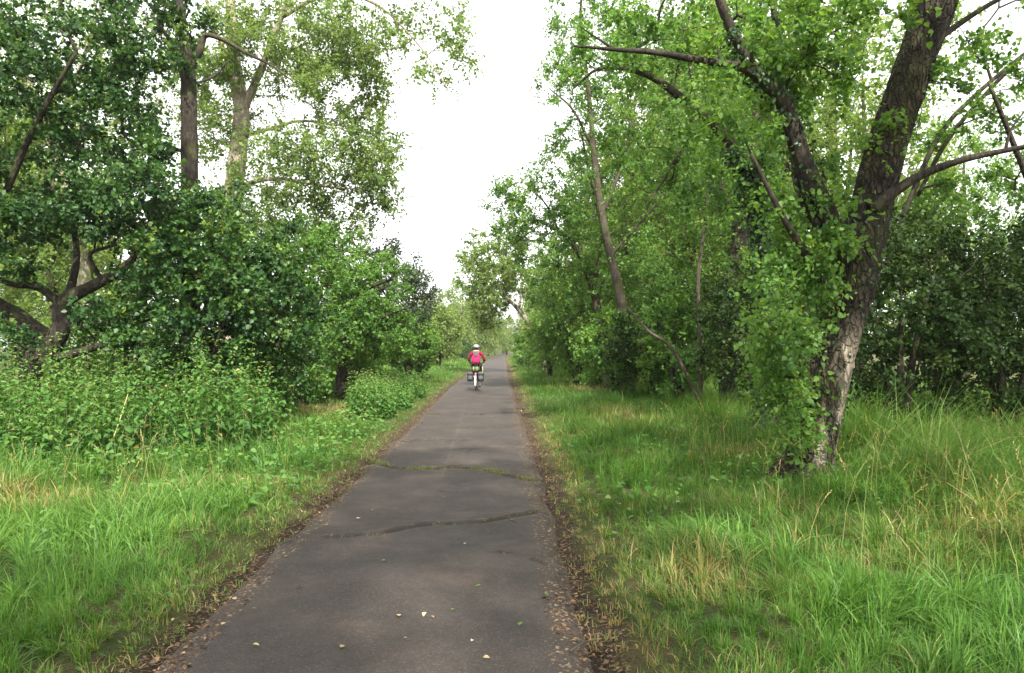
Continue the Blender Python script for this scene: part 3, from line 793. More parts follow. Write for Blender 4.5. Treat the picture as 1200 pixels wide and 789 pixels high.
tree('forest_tree', 'slanting pale stem at the upper left behind the gnarled tree', 'tree', [
    [(110, 470, 24, .24), (95, 300, 24, .2), (60, 160, 24, .17), (20, 75, 24, .15), (-30, -20, 24, .1)],
    [(60, 160, 24, .09), (90, 90, 24, .07), (120, 0, 24, .04)],
], [(80, 80, 24, 90, 80, 2, 60), (20, 170, 24, 70, 60, 2, 34), (-30, 40, 24, 90, 90, 2, 30), (60, -60, 24, 160, 70, 2.5, 40)],
    M['bark_pale'], M['leaf_poplar'], leaf=.085, lpt=11, tpc=9, tw=.6)

md = dict(leaf=.082, lpt=16, tpc=9, tw=.46, asp=.46)
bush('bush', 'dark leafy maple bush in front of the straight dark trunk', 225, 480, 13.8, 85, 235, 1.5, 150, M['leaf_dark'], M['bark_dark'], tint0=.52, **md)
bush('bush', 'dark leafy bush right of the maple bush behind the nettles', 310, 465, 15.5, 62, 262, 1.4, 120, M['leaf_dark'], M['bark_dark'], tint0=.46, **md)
bush('bush', 'low green bush under the low branch of the gnarled tree', 130, 470, 15, 60, 370, 1.2, 40, M['leaf_right'], M['bark_dark'], leaf=.08, lpt=12, tpc=9, tw=.4)
tree('bushy_tree', 'mid green bushy tree at the left with dusky outer twigs', 'tree', [
    [(400, 440, 22, .2), (402, 395, 22, .17), (405, 350, 22, .12), (400, 290, 22, .06)],
    [(404, 370, 22, .09), (430, 340, 21.8, .06), (465, 325, 21.6, .03)],
    [(404, 365, 22, .09), (375, 320, 22, .06), (355, 280, 22, .03)],
    [(404, 385, 22, .07), (440, 375, 21.8, .04), (480, 360, 21.6, .02)],
], [(385, 330, 22, 55, 66, 1.7, 120), (405, 385, 21.8, 60, 36, 1.6, 80), (432, 345, 21.8, 50, 50, 1.3, 60), (360, 385, 22, 48, 42, 1.4, 44), (450, 390, 21.8, 36, 26, 1.1, 26), (360, 290, 22, 40, 36, 1.2, 30)],
    M['bark_dark'], M['leaf_right'], leaf=.085, lpt=12, tpc=9, tw=.48)
tree('hawthorn_tree', 'dusky leaved tree reaching right between poplar and shrubs', 'tree', [
    [(425, 430, 27, .16), (428, 390, 27, .13), (440, 350, 27, .1), (460, 325, 27, .06), (480, 310, 27, .03)],
    [(440, 350, 27, .06), (470, 350, 27, .04), (500, 350, 27, .02)],
], [(458, 325, 27, 44, 34, 1.3, 56), (488, 345, 27, 24, 26, 1, 22), (440, 298, 27, 34, 24, 1.2, 22), (470, 370, 27, 30, 22, 1.1, 20)],
    M['bark_dark'], M['leaf_purple'], leaf=.09, lpt=9, tpc=8, tw=.5)
bush('bush', 'round green shrub at the edge of the left clearing', 478, 427, 36, 34, 366, 1.8, 110, M['leaf_right'], M['bark_mid'], leaf=.13, lpt=12, tpc=9, tw=.55)
bush('bush', 'pale green shrub left of the round shrub at the clearing', 432, 427, 40, 36, 358, 2, 100, M['leaf_poplar'], M['bark_mid'], leaf=.13, lpt=12, tpc=9, tw=.6)
bush('bush', 'pale willow bush on the left between round shrub and cyclist', 514, 420, 60, 24, 362, 2, 90, M['leaf_willow'], M['bark_mid'], leaf=.18, lpt=11, tpc=9, tw=.9)
bush('bush', 'small dark bush beside the far path left of the cyclist helmet', 546, 414, 95, 8, 401, 1.2, 24, M['leaf_dark'], M['bark_mid'], leaf=.16, lpt=10, tpc=8, tw=.6, cat='bush')

# --- unseen trees added beside and behind the camera to shade path, trunk and thicket
def shade_tree(x, y, H, label, cl, r=.28):
    b = np.array([x, y, gz(np.array(x), np.array(y)) - .05])
    root = thing('shade_tree', label, 'tree', tuple(b), 'unseen shade trees beside the camera')
    st = [(np.array([b, b + [-.1, .1, H * .35], b + [-.3, .1, H * .65], b + [-.4, .2, H * .95]]), np.array([r, r * .8, r * .5, r * .15]))]
    build_tree(root, st, ell_world([tuple(np.array(q[:3]) + b) + tuple(q[3:]) for q in cl]), M['bark_mid'], M['leaf_right'], leaf=.185, lpt=7, tpc=7, tw=.8, nsides=8, origin=b, twiglets=False)
shade_tree(5.4, -1.2, 13, 'unseen tall tree added for shade to the right of the camera', [(-3.4, 1.7, 8.6, 3.0, 3.0, 2.4, 110)])
shade_tree(9.6, 1.2, 13, 'unseen tall tree added for shade right of the near verge', [(-3.0, .6, 8.8, 2.2, 2.2, 2.2, 60)])
shade_tree(12.5, 5.0, 13, 'unseen tall tree added for shade far out right of the thicket', [(-.8, .8, 9, 3.6, 3.2, 3.2, 120)])
shade_tree(14.5, 7.0, 13, 'unseen tall tree added for shade to the right of the thicket', [(-.8, .8, 9, 3.2, 3.2, 3.2, 90)])
shade_tree(3.0, -7, 13, 'unseen tall tree added for shade behind the camera', [(-2.2, 2.2, 9, 3.0, 2.8, 2.6, 90)])
shade_tree(-6.5, -5, 12, 'unseen tree added for shade behind the camera on the left', [(1.4, 1.2, 8.2, 2.4, 2.4, 2.2, 50)])

bush('bush', 'low leafy bush behind the right end of the nettle bed', 352, 446, 20.5, 36, 385, 1.2, 50, M['leaf_right'], M['bark_mid'], leaf=.085, lpt=12, tpc=9, tw=.42)
bush('bush', 'low leafy bush before the foot of the bushy left tree', 412, 436, 25, 34, 388, 1.2, 46, M['leaf_right'], M['bark_mid'], leaf=.09, lpt=12, tpc=9, tw=.45)
# --- far trees along the path (three kinds, copied)
def far_proto(k):
    H = [11, 13, 10, 13, 12][k]
    st = [(np.array([[0, 0, 0], [.1, .1, H * .3], [-.2, .1, H * .6], [0, 0, H * .92]]), np.array([.22, .18, .12, .03]))]
    for a in np.linspace(0, 6.28, 5)[:-1] + k:
        st.append((np.array([[0, 0, H * .3], [np.cos(a) * 1, np.sin(a) * 1, H * .45], [np.cos(a) * 2, np.sin(a) * 2, H * .62]]), np.array([.1, .07, .03])))
    root = thing('far_tree' if k < 3 else 'forest_tree', None, None, (0, 0, 0))
    if k > 2:
        tg = ell_world([(0, 0, H * .62, 2.7, 2.7, H * .38, 170), (1.6, .5, H * .36, 2, 2, H * .25, 70), (-1.5, -.6, H * .30, 2, 2, H * .22, 60)])
        build_tree(root, st, tg, M['bark_mid'], M['leaf_right' if k == 4 else 'leaf_poplar'], leaf=.105, lpt=11, tpc=9, tw=.7, nsides=6, twiglets=False, tipr=.009)
        return root
    tg = ell_world([(0, 0, H * .62, 2.6, 2.6, H * .38, 90), (1.6, .5, H * .4, 1.8, 1.8, H * .25, 40), (-1.5, -.6, H * .33, 1.8, 1.8, H * .22, 36), (0, 0, H * .2, 2, 2, H * .15, 30)])
    build_tree(root, st, tg, M['bark_mid'], M['leaf_willow' if k != 1 else 'leaf_poplar'], leaf=.2, lpt=9, tpc=8, tw=1.1, nsides=6, twiglets=False, tipr=.012)
    return root
protos = [far_proto(k) for k in range(5)]
def copy_tree(o):
    c = o.copy(); C.objects.link(c)
    for ch in list(o.children):
        d_ = ch.copy(); C.objects.link(d_); d_.parent = c
    return c
used = set()
FAR = [  # x, y, scale, kind
    (-5.5, 112, .9, 0), (-8.2, 122, 1.05, 1), (-4.4, 135, .95, 1), (-6.6, 98, .75, 0), (-1.2, 160, .8, 0), (-3.5, 150, .8, 2), (-12, 100, .9, 2), (-17, 85, .9, 0), (-24, 36, 1.1, 3), (-30, 44, 1.2, 3), (-20, 46, 1.0, 4), (-17, 31, .85, 3), (-36, 38, 1.3, 4), (-15, 24, .9, 3), (-19, 25, 1.0, 3), (-14, 140, 1.2, 0), (-8, 165, 1.1, 2), (-7.5, 84, .62, 0), (-10.5, 72, .6, 2),
    (4.5, 62, 1.0, 1), (7.5, 55, 1.15, 4), (6, 78, 1.0, 2), (3.2, 88, .85, 0), (9, 70, 1.3, 1), (4, 105, .95, 1), (2.5, 125, .9, 2), (7, 120, 1.2, 0), (9.5, 46, 1.25, 3), (14, 52, 1.4, 4),
    (3.2, 150, .85, 0), (6.5, 165, 1.0, 1), (-1.8, 215, 1.0, 0), (-8, 200, 1.2, 1), (-16, 190, 1.3, 2),
    (5.3, 33, 1.0, 3), (7.6, 30, 1.25, 3), (10.5, 34, 1.5, 4), (13, 29, 1.35, 3), (8.6, 40, 1.6, 3), (13, 40, 1.5, 3), (5.2, 43, 1.1, 4), (11.5, 24, .9, 3), (21, 34, 1.0, 4),
    (2.9, 52, .62, 3), (3.4, 68, .75, 4),
]
for x, y, s, k in FAR:
    o = protos[k] if k not in used else copy_tree(protos[k])
    used.add(k)
    o.location = (x, y, gz(np.array(x), np.array(y)) - .1); o.scale = (s, s, s); o.rotation_euler = (0, 0, rng.uniform(0, 6.28))
    if x < -14 and y < 50:
        tag(o, 'sunlit tree in the open behind the dark left hand trees', 'tree', 'sunlit trees behind the left hand trees')
    elif y > 58 and x < 0:
        tag(o, 'pale green tree far down the left side of the path', 'tree', 'pale trees far down the left side')
    elif y > 58:
        tag(o, 'pale green tree far down the right side of the path', 'tree', 'pale trees far down the right side')
    else:
        tag(o, 'leafy tree in the depth of the right hand wood', 'tree', 'trees deep in the right hand wood')

# ------------------------------------------------------------------ nettles and herbs (masses nobody could count)
def in_nettle(x, y):
    n = .9 * (fbm(x * .6, y * .6, 21) - .5)
    a = sstep(0, .9, y - 9.9 + n - .25 * np.maximum(0, x + 5)) * sstep(0, .6, 17.0 - y + n) * sstep(0, .4, -3.6 - x + n * 1.2 - .15 * (y - 10)) * sstep(0, 1, x + 15)
    b = sstep(0, .5, y - 15.8 - 5.0 * sstep(-3.5, -4.2, x) + n) * sstep(0, .6, 26 - y) * sstep(0, .5, -2.75 - x + .6 * n) * sstep(0, .8, x + 6.8 + n) * (1 - np.exp(-((x + 5.0) ** 2 / .9 + (y - 20.6) ** 2 / 3)))
    return a, b
def nettle_mesh(n, box, which, hgt, ls):
    x = rng.uniform(box[0], box[1], n); y = rng.uniform(box[2], box[3], n)
    k = in_nettle(x, y)[which]
    keep = k > rng.uniform(.05, .6, n)
    x, y, k = x[keep], y[keep], k[keep]
    n = len(x)
    H = hgt * (.5 + .5 * k) * rng.uniform(.6, 1.15, n) * (.62 + .76 * fbm(x * .9, y * .9, 2))
    P = np.stack([x, y, gz(x, y)], -1)
    la = rng.uniform(0, 6.28, n); lean = rng.uniform(.02, .2, n)
    top = P + np.stack([np.cos(la) * lean * H, np.sin(la) * lean * H, H], -1)
    mb = MB()
    # stems
    r = .004
    V = np.stack([P + [r, 0, 0], P + [-r / 2, r, 0], P + [-r / 2, -r, 0], top], 1).reshape(-1, 3)
    b = np.arange(n)[:, None] * 4
    mb.add(V, [np.concatenate([b + [0, 1, 3], b + [1, 2, 3], b + [2, 0, 3]])], {'tint': .45, 'dry': .15})
    # opposite pairs of leaves
    nn = 10
    for q in range(nn):
        f = .12 + .86 * (q + rng.uniform(-.3, .3, n)) / (nn - 1)
        f = np.clip(f, .08, 1)
        base = P + (top - P) * f[:, None]
        az = la + q * np.pi / 2 + rng.normal(size=n) * .3
        L = ls * (1.15 - .75 * f ** 2.2) * rng.uniform(.7, 1.15, n)
        for s in (0, np.pi):
            dr = np.stack([np.cos(az + s), np.sin(az + s), rng.uniform(-.55, .15, n)], -1)
            nrm = np.stack([-.2 * np.cos(az + s), -.2 * np.sin(az + s), np.ones(n)], -1) + rng.normal(size=(n, 3)) * .25
            V, Fs, kk = leaves(base + norm(dr) * .02, dr, nrm, L, L * .33, which == 0 and q > 2, .28, .22)
            tint = np.clip(.34 + .34 * f ** 2 + rng.normal(size=n) * .16 + .5 * (fbm(x * .8, y * .8, 61) - .5), 0, 1)
            dry = (rng.uniform(size=n) < .015) * .7
            mb.add(V, Fs, {'tint': np.repeat(tint, kk), 'dry': np.repeat(dry, kk)})
    # pale flower tassels at the upper nodes
    sel = rng.uniform(size=n) < .3
    for q in range(4):
        m_ = int(sel.sum())
        base = (P + (top - P) * (.82 + .06 * q))[sel]
        az = rng.uniform(0, 6.28, m_)
        dr = np.stack([np.cos(az), np.sin(az), rng.uniform(-.3, .4, m_)], -1)
        V, Fs, kk = leaves(base, dr, rng.normal(size=(m_, 3)), rng.uniform(.04, .08, m_), .006, False, .3)
        mb.add(V, Fs, {'tint': .95, 'dry': .45})
    return mb
mb = nettle_mesh(2500, (-14, -3.2, 9.3, 17.4), 0, 1.5, .115)
tag(mb.build('nettles', M['nettle'], None, False), 'tall bed of green nettles before the dark left hand trees', kind='stuff')
mb = nettle_mesh(2300, (-6.8, -2.5, 15, 26.5), 1, .85, .11)
tag(mb.build('nettles', M['nettle'], None, False), 'lower patch of nettles on the left verge near the cyclist', kind='stuff')

# low broad leaved herbs
def herb_density(x, y):
    a = np.exp(-(((x + 3.1) / .95) ** 2 + ((y - 13.0) / 3.4) ** 2))
    b = .75 * np.exp(-(((x + 4.5) / 1.3) ** 2 + ((y - 9.4) / .8) ** 2))
    c = .4 * sstep(.42, .62, fbm(x * .8, y * .8, 31))
    d_ = .8 * np.exp(-(((x - 3.0) / .7) ** 2 + ((y - 8.4) / .7) ** 2))
    return np.maximum(np.maximum(a, b), np.maximum(c * np.where(x < 0, 1, .55), d_))
n = 85000
y = 3.2 + 20 * rng.uniform(size=n) ** 1.3; x = rng.uniform(-1, 1, n) * (.72 * y + 1.2)
k = herb_density(x, y) * sstep(.2, .55, edge_d(x, y)) * (1 - in_nettle(x, y)[0])
keep = rng.uniform(size=n) < .75 * k
x, y, k = x[keep], y[keep], k[keep]; n = len(x)
h = rng.uniform(.04, .38, n) * (.4 + .9 * k) * np.where(y > 7, 1, .7)
P = np.stack([x, y, gz(x, y) + h], -1)
az = rng.uniform(0, 6.28, n)
A = np.stack([np.cos(az), np.sin(az), rng.uniform(-.4, .3, n)], -1)
L = rng.uniform(.04, .095, n) * np.where(y < 7, .65, 1)
V, Fs, kk = leaves(P, A, np.array([0, 0, 1.]) + rng.normal(size=(n, 3)) * .35, L, L * .4, True)
tint = np.clip(.42 + .3 * h / .38 + rng.normal(size=n) * .16, 0, 1)
tag(obj('herbs', mesh_np('herbs', V, Fs, {'tint': np.repeat(tint, kk), 'dry': np.repeat((rng.uniform(size=n) < .012) * .5, kk)}, M['nettle'])), 'low broad leaved herbs among the verge grass', kind='stuff')

# ------------------------------------------------------------------ grass
DRY = [(-5.0, 7.4, .8, .6, .6), (-4.8, 18.8, 1.0, 2.0, 1.0), (1.28, 5.0, .42, .45, .6), (.85, 5.9, .3, .8, .45), (3.4, 11, .5, .7, .5), (3.0, 29, 1, 4, .7), (.55, 4.2, .25, .6, .7), (4.1, 6.2, .7, .5, .5), (-3.3, 8.7, .7, .5, .4), (2.6, 17, .7, 2.5, .45)]
def grass_fields(x, y):
    d_ = edge_d(x, y)
    right = x > pcx(y)
    dry = .0 + .22 * sstep(.54, .74, fbm(x * 1.1, y * 1.1, 17)) * np.where(right, 1, .6)
    for cx, cyy, rx, ry, s in DRY:
        dry = np.maximum(dry, s * np.exp(-((x - cx) / rx) ** 2 - ((y - cyy) / ry) ** 2))
    dry = np.maximum(dry, np.where(right, .8, .4) * sstep(.8, .15, d_))
    h = .05 + .07 * sstep(.15, 1.6, d_) + .15 * sstep(.35, .75, fbm(x * .9, y * .9, 5)) * sstep(.2, 1.2, d_)
    h = h * (.65 + .7 * fbm(x * 2.6, y * 2.6, 6))
    tall = np.where(right, sstep(3.35, 4.6, x - .03 * y) * sstep(4.0, 5.2, y), 0)
    h = h * (1 + 1.6 * tall)
    h = h * np.where(dry > .6, .75, 1) * np.where((~right) & (y > 16) & (y < 24) & (x < -3.8), .7, 1)
    return d_, dry, h, tall
gm = MB()
NB = 0
for (y0, y1, dens, rws, wb) in [(2.9, 5.5, 3600, 3, .0060), (5.5, 8.5, 2000, 3, .0075), (8.5, 14, 1000, 2, .0105), (14, 24, 520, 1, .014), (24, 45, 200, 1, .024), (45, 110, 46, 1, .05)]:
    wl_ = .72 * y1 + 1.3
    wl_ = min(wl_, 15 if y1 < 30 else 12)
    n = int(dens * (y1 - y0) * 2 * wl_)
    x = rng.uniform(-wl_, wl_, n); y = rng.uniform(y0, y1, n)
    ok = (np.abs(x) < .72 * y + 1.3)
    x, y = x[ok], y[ok]
    # pull blades into tufts
    ts = .16 + .004 * y0
    gx, gy = np.floor(x / ts), np.floor(y / ts)
    cx_ = (gx + hash3(gx, gy, gx * 0 + 1)) * ts; cy_ = (gy + hash3(gx, gy, gx * 0 + 2)) * ts
    pull = .55 * (hash3(gx, gy, gx * 0 + 3) > .35)
    tx, ty = cx_ - x, cy_ - y
    x, y = x + tx * pull, y + ty * pull
    d_, dry, h, tall = grass_fields(x, y)
    na, nb = in_nettle(x, y)
    bare = fbm(x * 3.1, y * 3.1, 44)
    keep = (d_ > np.where(x > 0, .02, -.03) + .24 * fbm(x * 2.5, y * 2.5, 14) * np.where(y < 14, 1, .6)) & (rng.uniform(size=len(x)) < sstep(-.02, .55, d_ - .05) * .9 + .1) & (rng.uniform(size=len(x)) > .8 * np.maximum(na, .6 * nb)) & (rng.uniform(size=len(x)) < .45 + .9 * bare)
    x, y, d_, dry, h, tall, tx, ty, gx, gy = [q[keep] for q in (x, y, d_, dry, h, tall, tx, ty, gx, gy)]
    n = len(x); NB += n
    th = .7 + .75 * hash3(gx, gy, gx * 0 + 4)
    L = h * th * rng.uniform(.5, 1.45, n) * 1.2
    flow = 6.28 * fbm(x * .35, y * .35, 77) * 1.5
    az = np.where(rng.uniform(size=n) < .6, np.arctan2(-ty, -tx), flow) + rng.normal(size=n) * .8
    lean = np.abs(rng.normal(.55, .4, n)) + .25 * (L > .35)
    W = wb * rng.uniform(.6, 1.3, n) * (1 + .5 * (L > .3))
    isdry = np.clip((rng.uniform(size=n) < .75 * dry) * rng.uniform(.55, 1, n) + .07 * rng.uniform(size=n) + .25 * dry, 0, 1)
    tint = np.clip(.42 + .5 * (fbm(x * .5, y * .5, 99) - .5) + .18 * (hash3(gx, gy, gx * 0 + 5) - .5) + rng.normal(size=n) * .2 + .18 * tall, 0, 1)
    P = np.stack([x, y, gz(x, y) - .01], -1)
    V, Fs, k = blades(P, L, W, az, lean, rws)
    # the root of a blade is paler and drier than its tip in dry spots only
    gm.add(V, Fs, {'tint': np.repeat(tint, k), 'dry': np.repeat(isdry, k)})
tag(gm.build('grass', M['grass'], None, False), 'uneven green verge grass with dry tufts on both sides of the path', kind='stuff')
print('BLADES', NB)

# tall seeding stalks on the right and a few on the left
mb = MB()
n = 520
x = np.concatenate([rng.uniform(2.2, 7.5, n), rng.uniform(-6, -2.6, 120)]); y = np.concatenate([rng.uniform(4.6, 12.5, n), rng.uniform(6, 11, 120)])
ok = (edge_d(x, y) > .9) & (fbm(x, y, 55) > .42); x, y = x[ok], y[ok]; n = len(x)
P = np.stack([x, y, gz(x, y)], -1); H = rng.uniform(.55, 1.05, n); az = rng.uniform(0, 6.28, n); lean = rng.uniform(.1, .55, n)
V, Fs, k = blades(P, H, np.full(n, .004), az, lean, 3)
dryv = rng.uniform(.3, 1, n)
mb.add(V, Fs, {'tint': .75, 'dry': np.repeat(dryv, k)})
tipp = V.reshape(n, k, 3)[:, -1]; prev = V.reshape(n, k, 3)[:, -2]
for q in range(12):
    b = tipp + (prev - tipp) * (q / 12 * .55)[..., None] if False else tipp + (prev - tipp) * (q / 12 * .5)
    A = norm(tipp - prev) + rng.normal(size=(n, 3)) * .35
    V2, F2, k2 = leaves(b, A, rng.normal(size=(n, 3)), rng.uniform(.012, .026, n), .0035, False)
    mb.add(V2, F2, {'tint': .8, 'dry': np.repeat(dryv, k2)})
tag(mb.build('grass_stalks', M['grass'], None, False), 'tall thin seeding grass stalks rising above the verge', kind='stuff')

# moss and tiny grass in the two near cracks
mb = MB()
for (pl, hw_, hh, ms), cnt in zip(CRW[:4], (1900, 120, 0, 30)):
    if not cnt: continue
    f = rng.uniform(0, len(pl) - 1.01, cnt); q = f.astype(int); fr = (f - q)[:, None]
    c = pl[q] * (1 - fr) + pl[q + 1] * fr + rng.normal(size=(cnt, 2)) * [.05, .05]
    keep = fbm(c[:, 0] * 3.2, c[:, 1] * 3.2, 6) > .41
    c = c[keep]; m_ = len(c)
    P = np.column_stack([c, np.full(m_, .006 + hh * .75)])
    V, Fs, k = blades(P, rng.uniform(.012, .04, m_), np.full(m_, .007), rng.uniform(0, 6.28, m_), rng.uniform(.3, 1, m_), 2)
    mb.add(V, Fs, {'tint': np.repeat(rng.uniform(.1, .7, m_), k), 'dry': np.repeat(rng.uniform(.1, .75, m_), k)})
tag(mb.build('moss', M['grass'], None, False), 'moss and tiny grass growing in the cracks of the path', kind='stuff')

# leaf litter along both edges of the path
n = 9000
y = 3.0 + 24 * rng.uniform(size=n) ** 1.9; side = rng.uniform(size=n) < .55
d_ = np.abs(rng.normal(.06, .17, n)) - .12
x = np.where(side, pcx(y) - phw(y) - d_, pcx(y) + phw(y) + d_)
keep = fbm(x * 1.5, y * 1.5, 8) > .38
x, y = x[keep], y[keep]; n = len(x)
dz = np.maximum(gz(x, y), np.where(edge_d(x, y) < .1, -.02, -1)) + .02
P = np.stack([x, y, dz], -1); az = rng.uniform(0, 6.28, n)
A = np.stack([np.cos(az), np.sin(az), rng.normal(size=n) * .2], -1)
L = np.minimum(np.exp(rng.normal(np.log(.017), .55, n)), .042)
V, Fs, kk = leaves(P, A, np.array([0, 0, 1.]) + rng.normal(size=(n, 3)) * .3, L, L * rng.uniform(.15, .42, n), True, .05)
tag(obj('leaf_litter', mesh_np('leaf_litter', V, Fs, {'tint': np.repeat(np.clip(rng.normal(.3, .24, n), 0, 1), kk)}, M['litter'])), 'brown leaf litter and crumbs along the edges of the path', kind='stuff')

# single fallen leaves lying on the asphalt
spots = [(401, 762), (475, 752), (530, 718), (467, 725), (553, 755), (350, 690), (298, 717), (262, 735), (497, 724), (507, 727), (450, 660), (545, 640), (420, 610), (382, 618), (560, 690), (437, 600), (215, 770), (335, 655), (610, 735), (585, 600), (520, 585), (488, 600), (640, 700), (300, 760), (570, 775)]
lm = None
for q, (u, v) in enumerate(spots):
    if lm is None:
        V, Fs, kk = leaves(np.zeros((1, 3)), np.array([[1., 0, .05]]), np.array([[0, 0, 1.]]), .042, .014, True, .1, .3)
        lm = [mesh_np('fallen_leaf', V - [.02, 0, 0], Fs, {'tint': np.full(kk, z)}, m_) for z, m_ in ((.9, M['litter']), (.5, M['litter']), (.95, M['nettle']), (1.0, M['litter']))]
    c = px_ground(u, v)
    o = obj('fallen_leaf', lm[q % 4])
    o.location = (c[0], c[1], .022); o.rotation_euler = (rng.normal() * .15, rng.normal() * .15, rng.uniform(0, 6.28))
    s = rng.uniform(.6, 1.15); o.scale = (s, s, s)
    tag(o, 'small fallen leaf lying on the dark asphalt path', 'leaf', 'fallen leaves on the path')

# dry stalk leaning in the nettles, twigs at the edge of the path
mb = MB(); V, Fs = tube(catmull([at(123, 536, 10.2), at(136, 505, 10.25), at(150, 462, 10.4)], 6), np.linspace(.011, .004, 13), 6); mb.add(V, Fs)
o = mb.build('dry_stalk', plain('straw stalk', (.34, .31, .12), .7))
tag(o, 'pale dry stalk leaning in front of the nettle bed', 'stalk')
for q, (a, b, lab) in enumerate([((590, 613), (606, 617), 'short'), ((668, 768), (700, 757), 'long')]):
    p, p2 = px_ground(*a), px_ground(*b)
    mid = (p + p2) / 2 + [.01, .015]
    mb = MB(); V, Fs = tube(catmull([(*p, .022), (*mid, .04), (*p2, .03)], 5), np.linspace(.007, .003, 11), 6); mb.add(V, Fs)
    tag(mb.build('twig', M['twig']), lab + (' brown twig lying across the second crack of the path' if q == 0 else ' brown twig lying on the dirt at the right path edge'), 'twig')

# ------------------------------------------------------------------ cyclist
def ring(c, R, r, n=40, m=6, axis='x'):
    a = np.linspace(0, 2 * np.pi, n, endpoint=False)
    b = np.linspace(0, 2 * np.pi, m, endpoint=False)
    rr = R + r * np.cos(b)[None]
    V = np.stack([np.broadcast_to(r * np.sin(b)[None], (n, m)), rr * np.cos(a)[:, None], rr * np.sin(a)[:, None]], -1).reshape(-1, 3) + c
    i = np.arange(n)[:, None]; j = np.arange(m)[None]
    F = np.stack([i * m + j, i * m + (j + 1) % m, ((i + 1) % n) * m + (j + 1) % m, ((i + 1) % n) * m + j], -1).reshape(-1, 4)
    return V, [F]
def blob(levels, n=20, p=3.2):
    """stack of superellipse outlines: (z, cx, cy, rx, ry)"""
    a = np.linspace(0, 2 * np.pi, n, endpoint=False)
    ca, sa = np.cos(a), np.sin(a)
    ux, uy = np.sign(ca) * np.abs(ca) ** (2 / p), np.sign(sa) * np.abs(sa) ** (2 / p)
    V = np.concatenate([np.stack([cx + rx * ux, cy_ + ry * uy, np.full(n, z)], -1) for z, cx, cy_, rx, ry in levels])
    k = len(levels)
    i = np.arange(k - 1)[:, None] * n; j = np.arange(n)[None]; j2 = (j + 1) % n
    F = np.stack([i + j, i + j2, i + n + j2, i + n + j], -1).reshape(-1, 4)
    V = np.vstack([V, V[:n].mean(0), V[-n:].mean(0)])
    F3 = np.concatenate([np.stack([np.full(n, k * n), (np.arange(n) + 1) % n, np.arange(n)], -1), np.stack([np.full(n, k * n + 1), (k - 1) * n + np.arange(n), (k - 1) * n + (np.arange(n) + 1) % n], -1)])
    return V, [F, F3]
def piece(name, parts, mat, parent, smooth=True):
    mb = MB()
    for V, F in parts: mb.add(V, F)
    return mb.build(name, mat, parent, smooth)
def T(pts, r, n=7): return tube(np.array(pts, float), r, n)
def skin(name, verts, edges, rad, mat, parent, sub=2):
    me = bpy.data.meshes.new(name)
    me.from_pydata([tuple(v) for v in verts], edges, [])
    o = bpy.data.objects.new(name, me); C.objects.link(o)
    md_ = o.modifiers.new('skin', 'SKIN'); md_.use_smooth_shade = True
    sv = me.skin_vertices[0].data
    for q, r in enumerate(rad):
        sv[q].radius = (r, r) if not isinstance(r, tuple) else r
    sv[0].use_root = True
    s2 = o.modifiers.new('subdivision', 'SUBSURF'); s2.levels = sub; s2.render_levels = sub
    dg = bpy.context.evaluated_depsgraph_get()
    nm = bpy.data.meshes.new_from_object(o.evaluated_get(dg))
    o.modifiers.clear(); o.data = nm; nm.name = name
    nm.materials.clear(); nm.materials.append(mat)
    o.parent = parent
    return o

K = {
    'black': plain('black rubber', (.02, .02, .021), .75), 'steel': plain('steel', (.55, .55, .56), .3, .5, .9), 'grey_frame': plain('dark frame paint', (.035, .037, .042), .35),
    'magenta': plain('magenta fabric', (.36, .012, .075), .85, .2, 0, .15), 'maroon': plain('deep magenta fabric', (.22, .010, .05), .85, .2, 0, .2), 'trouser': plain('black trouser cloth', (.018, .019, .023), .85, .2),
    'skin': plain('skin', (.55, .33, .24), .55, .4, 0, .08), 'hair': plain('dark hair', (.035, .024, .018), .7), 'helmet': plain('pale helmet shell', (.24, .245, .26), .45, .5, 0, .08),
    'pannier': plain('grey pannier cloth', (.026, .029, .032), .8), 'patch': plain('pale grey reflective patch', (.065, .07, .075), .7), 'lime': plain('yellow green strap', (.30, .38, .07), .6), 'bagtop': plain('dark green bag cloth', (.05, .075, .035), .85),
    'red': plain('red lens', (.42, .012, .01), .3), 'strap': plain('muted lime strap', (.12, .15, .04), .7), 'white': plain('white shoe', (.72, .71, .68), .6, .3, 0, .06), 'grey': plain('slate grey fabric', (.05, .055, .06), .85), 'eye': plain('eye', (.03, .02, .02), .2), 'lip': plain('lip', (.45, .17, .14), .5),
}
BX, BY = -1.35, 27.25
BZ = .022
bike = thing('bicycle', 'dark touring bicycle ridden away down the path, loaded with grey panniers', 'bicycle', (BX, BY, BZ))
RW = .345
def wheel(y):
    hub = [T([(-.05, y, RW), (.05, y, RW)], .02, 8)]
    for q in range(18):
        a = q / 18 * 2 * np.pi; s = .03 if q % 2 else -.03
        hub.append(T([(s, y, RW), (0, y + .315 * np.cos(a + .15), RW + .315 * np.sin(a + .15))], .0016, 3))
    wh = piece('wheel', hub, K['steel'], bike)
    piece('tyre', [ring(np.array([0, y, RW]), .327, .019)], K['black'], wh)
    piece('rim', [ring(np.array([0, y, RW]), .306, .010)], K['steel'], wh)
wheel(0.0); wheel(1.08)
BB, HT0, HT1, ST = (0, .45, .29), (0, .88, .70), (0, .84, .88), (0, .27, .80)
piece('frame', [T([BB, ST], .017), T([BB, HT0], .019), T([(0, .29, .74), (0, .85, .82)], .016), T([HT0, HT1], .02)] +
      [T([(s * .03, .43, .29), (s * .06, 0, RW)], .010) for s in (-1, 1)] + [T([(s * .02, .28, .76), (s * .06, 0, RW)], .009) for s in (-1, 1)], K['grey_frame'], bike)
